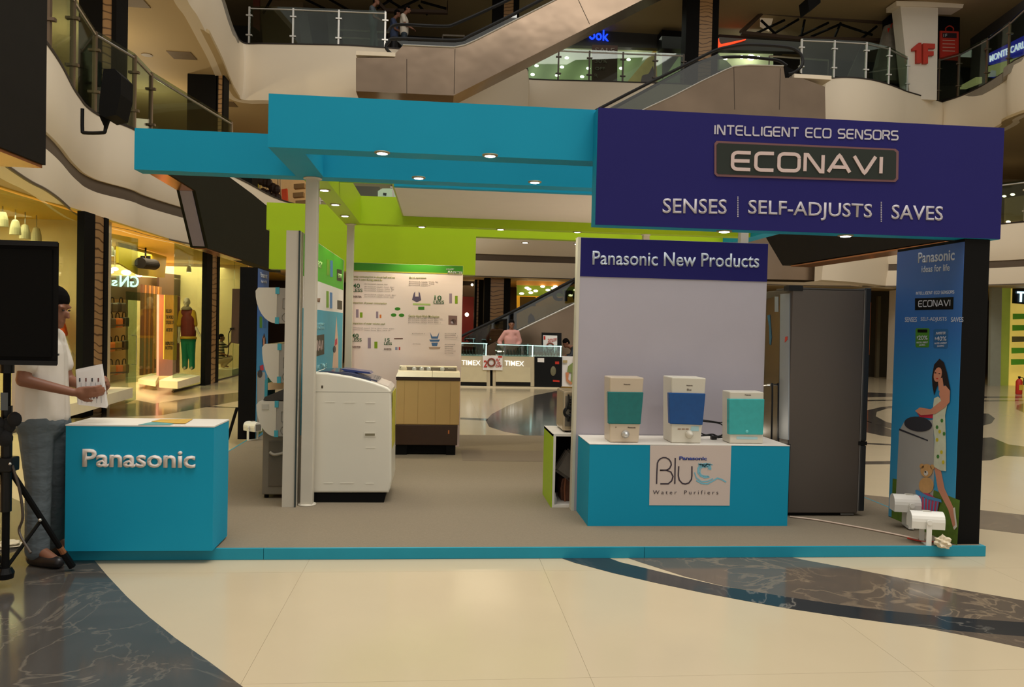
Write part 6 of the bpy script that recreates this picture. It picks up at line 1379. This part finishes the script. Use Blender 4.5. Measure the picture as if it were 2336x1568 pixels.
def person(lab, J, s, shirt, pants, voxel=.012, skin=SKIN, hair=HAIR, shoe=None, fd=Vector((0,-1,0)), sleeve=.75, hand=True, name='person', female=False, loc=None, curl=.5, hair_len=0, pants_name='trousers', collar=True, cat='person', long_sleeve=False):
    t = T(name, lab, cat, tuple(loc) if loc is not None else tuple((J['anL']+J['anR'])/2*1))
    hp, L, R = head_parts(J['head'], fd, s)
    B = list(hp); ch, pe = J['chest'], J['pelvis']
    shm = (J['shL']+J['shR'])/2; ax = (J['shR']-J['shL']).normalized(); hax = (J['hiR']-J['hiL']).normalized()
    B.append(('c', J['head']+Vector((0,0,-.06*s))-fd*.01*s, shm+Vector((0,0,.02*s)), .050*s, .062*s))
    B += [('c', shm-ax*.07*s, shm+ax*.07*s, .075*s, .075*s), ('c', ch, pe, .12*s, .11*s), ('c', ch-ax*.05*s, pe-hax*.04*s, .105*s, .105*s), ('c', ch+ax*.05*s, pe+hax*.04*s, .105*s, .105*s), ('c', shm, ch, .08*s, .12*s)]
    for q in 'LR':
        B += [('c', J['sh'+q], J['el'+q], .048*s, .038*s), ('c', J['el'+q], J['wr'+q], .038*s, .025*s), ('c', shm, J['sh'+q], .06*s, .052*s)]
        B += [('c', J['hi'+q], J['kn'+q], .085*s, .056*s), ('c', J['kn'+q], J['kn'+q].lerp(J['an'+q],.35), .054*s, .056*s), ('c', J['kn'+q].lerp(J['an'+q],.35), J['an'+q], .055*s, .038*s)]
        B += [('c', J['an'+q], J['to'+q], .035*s, .028*s)]
        if hand:
            d = J.get('hd'+q, (J['wr'+q]-J['el'+q]).normalized()); B += hand_parts(J['wr'+q], d, J.get('pn'+q, Vector((0,0,-1))), s, curl, J.get('th'+q, 1))
    blob('body', B, skin, t, voxel, 1)
    # shirt
    o_ = .014*s; Sx = [('c', ch, pe+Vector((0,0,-.02*s)), .122*s+o_, .122*s+o_), ('c', ch-ax*.05*s, pe-hax*.05*s+Vector((0,0,-.02*s)), .11*s+o_, .112*s+o_), ('c', ch+ax*.05*s, pe+hax*.05*s+Vector((0,0,-.02*s)), .11*s+o_, .112*s+o_), ('c', shm, ch, .078*s+o_, .12*s+o_),
          ('c', shm-ax*.09*s, shm+ax*.09*s, .068*s+o_, .068*s+o_)]
    for q in 'LR':
        e = J['sh'+q].lerp(J['el'+q], sleeve); Sx += [('c', shm+(J['sh'+q]-shm)*.3, J['sh'+q], .062*s+o_, .055*s+o_), ('c', J['sh'+q], e, .052*s+o_, .050*s+o_)]
        if long_sleeve: Sx += [('c', J['sh'+q], J['el'+q], .052*s+o_, .044*s+o_), ('c', J['el'+q], J['el'+q].lerp(J['wr'+q], .7), .044*s+o_, .034*s+o_)]
    if collar: Sx.append(('c', shm, shm+Vector((0,0,.03*s)), .058*s+o_, .05*s+o_*.6))
    blob('shirt', Sx, shirt, t, voxel, 2)
    o_ = .012*s; Px = [('c', J['hiL'], J['hiR'], .098*s+o_, .098*s+o_), ('c', (J['hiL']+J['hiR'])/2, pe, .11*s+o_, .108*s+o_)]
    for q in 'LR':
        m_ = J['kn'+q].lerp(J['an'+q], .4); a_ = J['kn'+q].lerp(J['an'+q], 1.02)
        Px += [('c', J['hi'+q], J['kn'+q], .088*s+o_, .060*s+o_), ('c', J['kn'+q], m_, .060*s+o_, .058*s+o_), ('c', m_, a_, .056*s+o_, .056*s+o_)]
    blob(pants_name, Px, pants, t, voxel, 2)
    if shoe:
        for q in 'LR':
            f = (J['to'+q]-J['an'+q]); f.z = 0; f = f.normalized() if f.length > 1e-4 else fd; base = Vector((J['an'+q].x, J['an'+q].y, J['to'+q].z))
            h = J['to'+q].z
            blob('shoe', [('c', base-f*.03*s, base+f*.09*s, .042*s, .044*s), ('c', base+f*.09*s, base+f*.17*s, .044*s, .034*s), ('c', base, base+Vector((0,0,.045*s)), .042*s, .042*s)], shoe, t, voxel, 2)
    # hair, eyes
    fdn = fd.normalized(); sd = Vector((0,0,1)).cross(fdn).normalized(); upv = fdn.cross(sd).normalized(); RM = Matrix((sd, fdn, upv)).transposed()
    v = lambda x, y, z: Vector((x*s, y*s, z*s))
    hr_ = [('e', L(0,-.018,.046), v(.083,.096,.086), RM), ('e', L(0,-.055,.0), v(.078,.060,.080), RM)]
    if hair_len: hr_ += [('c', L(0,-.06,0), L(0,-.07,-hair_len), .07*s, .05*s)]
    if hair is not None: blob('hair', hr_, hair, t, max(voxel*.8,.006), 1)
    for sx_ in (-.030, .030): MB().ball(L(sx_,.083,.004), .0085*s, (1,.7,.7), 8, RM).build('eye', M('eye_dark', (40,28,22), rough=.2), t, True)
    return t, L
V = Vector
# --- man at the left, reading papers
YM = 4.98
def pm(px, py, dy=0): return at(px, py, Y=YM+dy)
J = dict(head=pm(122,700), chest=pm(92,805), pelvis=pm(95,945), shL=pm(122,772,.14), shR=pm(72,775,-.14), elL=pm(155,868,.16), elR=pm(52,868,-.22),
         wrL=pm(228,888,.10), wrR=pm(170,896,-.12), hiL=pm(118,968,.06), hiR=pm(82,968,-.07), knL=pm(128,1098,.06), knR=pm(88,1100,-.08), anL=pm(120,1232,.12), anR=pm(85,1238,-.08))
for q in 'LR': J['an'+q].z = .10
J['toL'] = J['anL']+V((.15,-.03,0)); J['toR'] = J['anR']+V((.15,-.07,0)); J['toL'].z = J['toR'].z = .036
J['hdL'] = V((.5,-.4,.35)); J['hdR'] = V((.85,.15,.05)); J['pnR'] = V((.1,.9,.2)); J['pnL'] = V((-.4,-.7,0)); J['thR'] = -1; J['thL'] = 1
SHW = M('white_polo', (212,204,192), rough=.8, var=.06, scale=8, bump=.6, bscale=9)
JEAN = M('faded_jeans', (88,96,100), rough=.85, var=.6, scale=4.5, bump=1.0, bscale=14, stretch=(1,1,1.6))
man, L = person('man in white polo shirt and faded jeans reading papers behind the counter', J, 1.0, SHW, JEAN, .008, fd=V((.93,-.12,-.30)), shoe=M('dark_shoe', (34,30,30), rough=.4), sleeve=.62)
q = pm(146,808,-.02)
MB().box(q.x-.012, q.x+.012, q.y-.10, q.y-.085, q.z-.006, q.z+.006).build('chest_emblem', M('emblem_dark', (60,60,64)), man)
# papers in hand
pd = T('printed_papers', 'sheaf of white printed papers held by the man in white', 'papers', tuple(pm(215,890)))
rp = random.Random(4)
base = [(182,850),(237,838),(250,930),(186,922)]
for i in range(4):
    dx, dy = (0,0) if i == 0 else (rp.uniform(-5,5), rp.uniform(-6,6)); 
    sh_p = plate('sheet', PAPER, [(x+dx+(1.5*i if k in (1,2) else 0), y+dy-2*i*(k < 2)) for k, (x, y) in enumerate(base)], .0015, pd, off=.03+.004*(3-i), Y=YM)
for k in range(4):
    for j, y in enumerate((862, 900)):
        x = 188+k*14 if j == 0 else 206+k*7
        plate('printed_mark', M('maroon_ink', (110,60,56)) if k % 2 else M('black_ink', (50,50,54)), [(x,y),(x+3,y-.5),(x+3,y+8),(x,y+8)], .0005, pd, off=.0447, Y=YM)
for k in range(5): plate('printed_rule', M('pale_ink', (176,176,180)), [(192+k*11,872),(193+k*11,872),(195+k*11,918),(194+k*11,918)], .0005, pd, off=.0447, Y=YM)
# --- man in pink behind the watch counter
Yp_ = YC+.98
def pq(px, py, dy=0): return at(px, py, Y=Yp_+dy)
J = dict(head=pq(1167,740), chest=pq(1165,775), pelvis=pq(1165,802), shL=pq(1180,759), shR=pq(1153,759), elL=pq(1186,780), elR=pq(1139,780,.05), wrL=pq(1178,796,-.12), wrR=pq(1148,798,-.12),
         hiL=pq(1171,812), hiR=pq(1158,812), knL=pq(1172,845), knR=pq(1157,845), anL=pq(1172,880), anR=pq(1157,880))
for q in 'LR': J['an'+q].z = .09; J['to'+q] = J['an'+q]+V((0,-.15,-.055))
person('man in pink shirt standing behind the watch counter, facing the camera', J, .96, M('pink_shirt', (206,150,140), rough=.8), M('dark_trousers', (40,38,42)), .016, long_sleeve=True, shoe=BLACKG, sleeve=.9, hand=True)
# --- bending man at the right
Yp_ = YC+.9
J = dict(head=pq(1291,783), chest=pq(1318,800), pelvis=pq(1348,812), shL=pq(1308,798,-.15), shR=pq(1308,795,.15), elL=pq(1304,812,-.2), elR=pq(1306,810,.15), wrL=pq(1292,815,-.2), wrR=pq(1290,812,.1),
         hiL=pq(1352,815,-.08), hiR=pq(1352,815,.08), knL=pq(1350,848,-.08), knR=pq(1350,848,.08), anL=pq(1355,880,-.08), anR=pq(1355,880,.08))
for q in 'LR': J['an'+q].z = .09; J['to'+q] = J['an'+q]+V((-.15,0,-.055))
person('person in dark shirt bending over beside the display cases', J, .95, M('dark_navy_shirt', (30,34,40)), M('dark_trousers'), .018, fd=V((-.8,-.2,-.5)), shoe=BLACKG, long_sleeve=True, hand=True)
# --- child crouching on the ledge
Yc_ = at(512, 838, X=-5.75).y
def pk_(px, py, dy=0): return at(px, py, Y=Yc_+dy)
_lz = at(508,838,Y=Yc_).z-.03
tag(MB().box(at(497,840,Y=Yc_).x-.02, at(541,840,Y=Yc_).x, Yc_-.5, Yc_+.3, .0, _lz).build('display_plinth', M('white_plinth')), 'cream ledge the child crouches on', 'plinth')
J = dict(head=pk_(506,770), chest=pk_(502,794), pelvis=pk_(506,820), shL=pk_(506,784,.1), shR=pk_(503,784,-.12), elL=pk_(518,792,.1), elR=pk_(505,806,-.14), wrL=pk_(528,780,.1), wrR=pk_(520,812,-.12),
         hiL=pk_(504,824,.07), hiR=pk_(504,824,-.08), knL=pk_(526,815,.1), knR=pk_(527,819,-.1), anL=pk_(508,834,.1), anR=pk_(510,835,-.1))
for q in 'LR': J['to'+q] = J['an'+q]+V((.12,0,-.02))
STR = bpy.data.materials.new('striped_shirt'); STR.use_nodes = True; nt = STR.node_tree; tc = nt.nodes.new('ShaderNodeTexCoord'); wv = nt.nodes.new('ShaderNodeTexWave'); wv.bands_direction = 'Z'; wv.inputs['Scale'].default_value = 4.2
cr = nt.nodes.new('ShaderNodeValToRGB'); cr.color_ramp.interpolation = 'CONSTANT'; cr.color_ramp.elements[0].color = (.05,.03,.02,1); cr.color_ramp.elements[1].position = .5; cr.color_ramp.elements[1].color = (.65,.5,.3,1)
nt.links.new(tc.outputs['Object'], wv.inputs['Vector']); nt.links.new(wv.outputs['Fac'], cr.inputs[0]); nt.links.new(cr.outputs[0], nt.nodes['Principled BSDF'].inputs['Base Color'])
person('child in a striped shirt crouching and reaching to the cabinet', J, .78, STR, M('khaki_trousers', (170,146,110)), .014, fd=V((.95,-.1,.05)), sleeve=.8)
# --- mannequins
MSK = M('mannequin_cream', (232,214,186), rough=.3)
Ym_ = at(427, 852, X=-5.95).y
def pn_(px, py, dy=0): return at(px, py, Y=Ym_+dy)
J = dict(head=pn_(426,690), chest=pn_(430,730), pelvis=pn_(430,762), shL=pn_(440,714), shR=pn_(415,714), elL=pn_(445,745), elR=pn_(409,745), wrL=pn_(456,765,-.1), wrR=pn_(408,768,-.05), hiL=pn_(437,775), hiR=pn_(422,775),
         knL=pn_(438,812), knR=pn_(422,812), anL=pn_(438,845), anR=pn_(422,845))
for q in 'LR': J['an'+q].z = .355; J['to'+q] = J['an'+q]+V((.02,-.12,-.05))
mt, L = person('mannequin in maroon patterned top and green trousers on the plinth', J, 1.0, M('maroon_pattern_top', (130,44,40), var=.5, scale=6), M('green_trousers', (20,140,110)), .014, skin=MSK, hair=None, name='mannequin', cat='mannequin', sleeve=.3, collar=False)
blob('yellow_sleeve', [('c', J['shR'], J['shR'].lerp(J['elR'],.85), .075, .07)], M('yellow_cloth', (226,176,50)), mt, .014); blob('yellow_sleeve', [('c', J['shL'], J['shL'].lerp(J['elL'],.85), .075, .07)], M('yellow_cloth'), mt, .014)
MB().lathe(tuple(J['pelvis']+V((0,0,-.12))), [(.19,0),(.185,.05),(.17,.06)]).build('yellow_hem', M('yellow_cloth'), mt, True)
MB().lathe(tuple(J['head']+V((0,0,-.19))), [(.10,0),(.13,.03),(.08,.09)]).build('scarf', M('scarf_grey', (176,156,130)), mt, True)
Ym_ = at(135, 935, X=-5.9).y
J = dict(head=pn_(95,665), chest=pn_(105,735), pelvis=pn_(108,800), shL=pn_(128,700), shR=pn_(85,700), elL=pn_(146,765), elR=pn_(78,765), wrL=pn_(160,800,-.05), wrR=pn_(75,820,-.05), hiL=pn_(115,825), hiR=pn_(92,825),
         knL=pn_(115,880), knR=pn_(92,880), anL=pn_(115,935), anR=pn_(92,935))
for q in 'LR': J['to'+q] = J['an'+q]+V((.02,-.12,-.05))
_c = (J['anL']+J['anR'])/2
tag(MB().box(_c.x-.3, _c.x+.3, _c.y-.35, _c.y+.3, 0, _c.z-.085).build('display_plinth', M('white_plinth')), 'white plinth under the orange mannequin behind the man', 'plinth')
person('mannequin in orange top in the shop window behind the man', J, 1.0, M('orange_top', (220,84,30)), M('orange_trousers', (150,80,40)), .016, skin=MSK, hair=None, name='mannequin', cat='mannequin', sleeve=.95, collar=False)
# --- people on the upper gallery
Yu_ = 24.2
def pu(px, py, dy=0): return at(px, py, Y=Yu_+dy)
def upper(x, ytop, lab, shirt, pants, fd, back=0):
    k = lambda dx, dy, dd=0: pu(x+dx, ytop+dy, dd+back)
    J = dict(head=k(4,9), chest=k(-4,36), pelvis=k(-4,62), shL=k(-6,25,.15), shR=k(-6,25,-.15), elL=k(4,45,.18), elR=k(-2,44,-.18), wrL=k(14,52,.12), wrR=k(14,53,-.15), hiL=k(-4,66,.07), hiR=k(-4,66,-.07), knL=k(2,96,.07), knR=k(-6,96,-.07), anL=k(4,122,.07), anR=k(-8,122,-.07))
    for q in 'LR': J['an'+q].z = 9.69; J['to'+q] = J['an'+q]+V((.13,0,-.05))
    return person(lab, J, .98, shirt, pants, .018, fd=fd, shoe=BLACKG, sleeve=.6)
upper(926, 12, 'man in white T-shirt and jeans stepping onto the upper escalator', M('white_tshirt', (206,196,180), rough=.8), M('blue_black_jeans', (38,50,60)), V((.95,-.1,-.25)))
upper(903, 22, 'person in blue checked shirt just behind the man in white T-shirt', M('blue_check_shirt', (66,78,110), rough=.8, var=.5, scale=25), M('dark_trousers'), V((.95,.1,-.1)), .75)
upper(855, -6, 'person in grey-blue clothes behind the upper glass railing', M('grey_blue_shirt', (84,92,98), rough=.8), M('grey_blue_trousers', (70,80,84)), V((.9,-.3,0)))

# ================================================================== LAMPS OF THE PLACE
area('shop_light_left_near', (-7.6, 9.5, 2.95), (0,0,0), 3.2, 5.5, 520, (1,.76,.45))
area('shop_light_left_mid', (-7.6, 16.2, 2.95), (0,0,0), 3.2, 5, 420, (1,.80,.52))
area('shop_light_left_far', (-7.6, 21.8, 2.95), (0,0,0), 3.2, 3.5, 300, (1,.78,.42))
area('shop_light_back', (1.5, 28.0, 2.9), (0,0,0), 6, 2, 90, (1,.7,.3))
area('shop_light_upper', (9, 28.0, 12.4), (0,0,0), 12, 2, 60, (.95,1,.8))
for _y in (9.5, 14, 18.5, 23):
    _l = bpy.data.lights.new('gallery_lamp', 'POINT'); _l.energy = 90; _l.color = (1,.84,.56); _l.shadow_soft_size = .12
    _o = bpy.data.objects.new('gallery_lamp', _l); _o.location = (-8.5, _y, 6.7); COL.objects.link(_o)
area('gallery_light_back', (4, 27.6, 7.8), (0,0,0), 16, 2.5, 350, (1,.82,.55))
area('watch_case_light', (0.0, 19.2, 2.9), (0,0,0), 3, 1, 18, (.95,1,1))
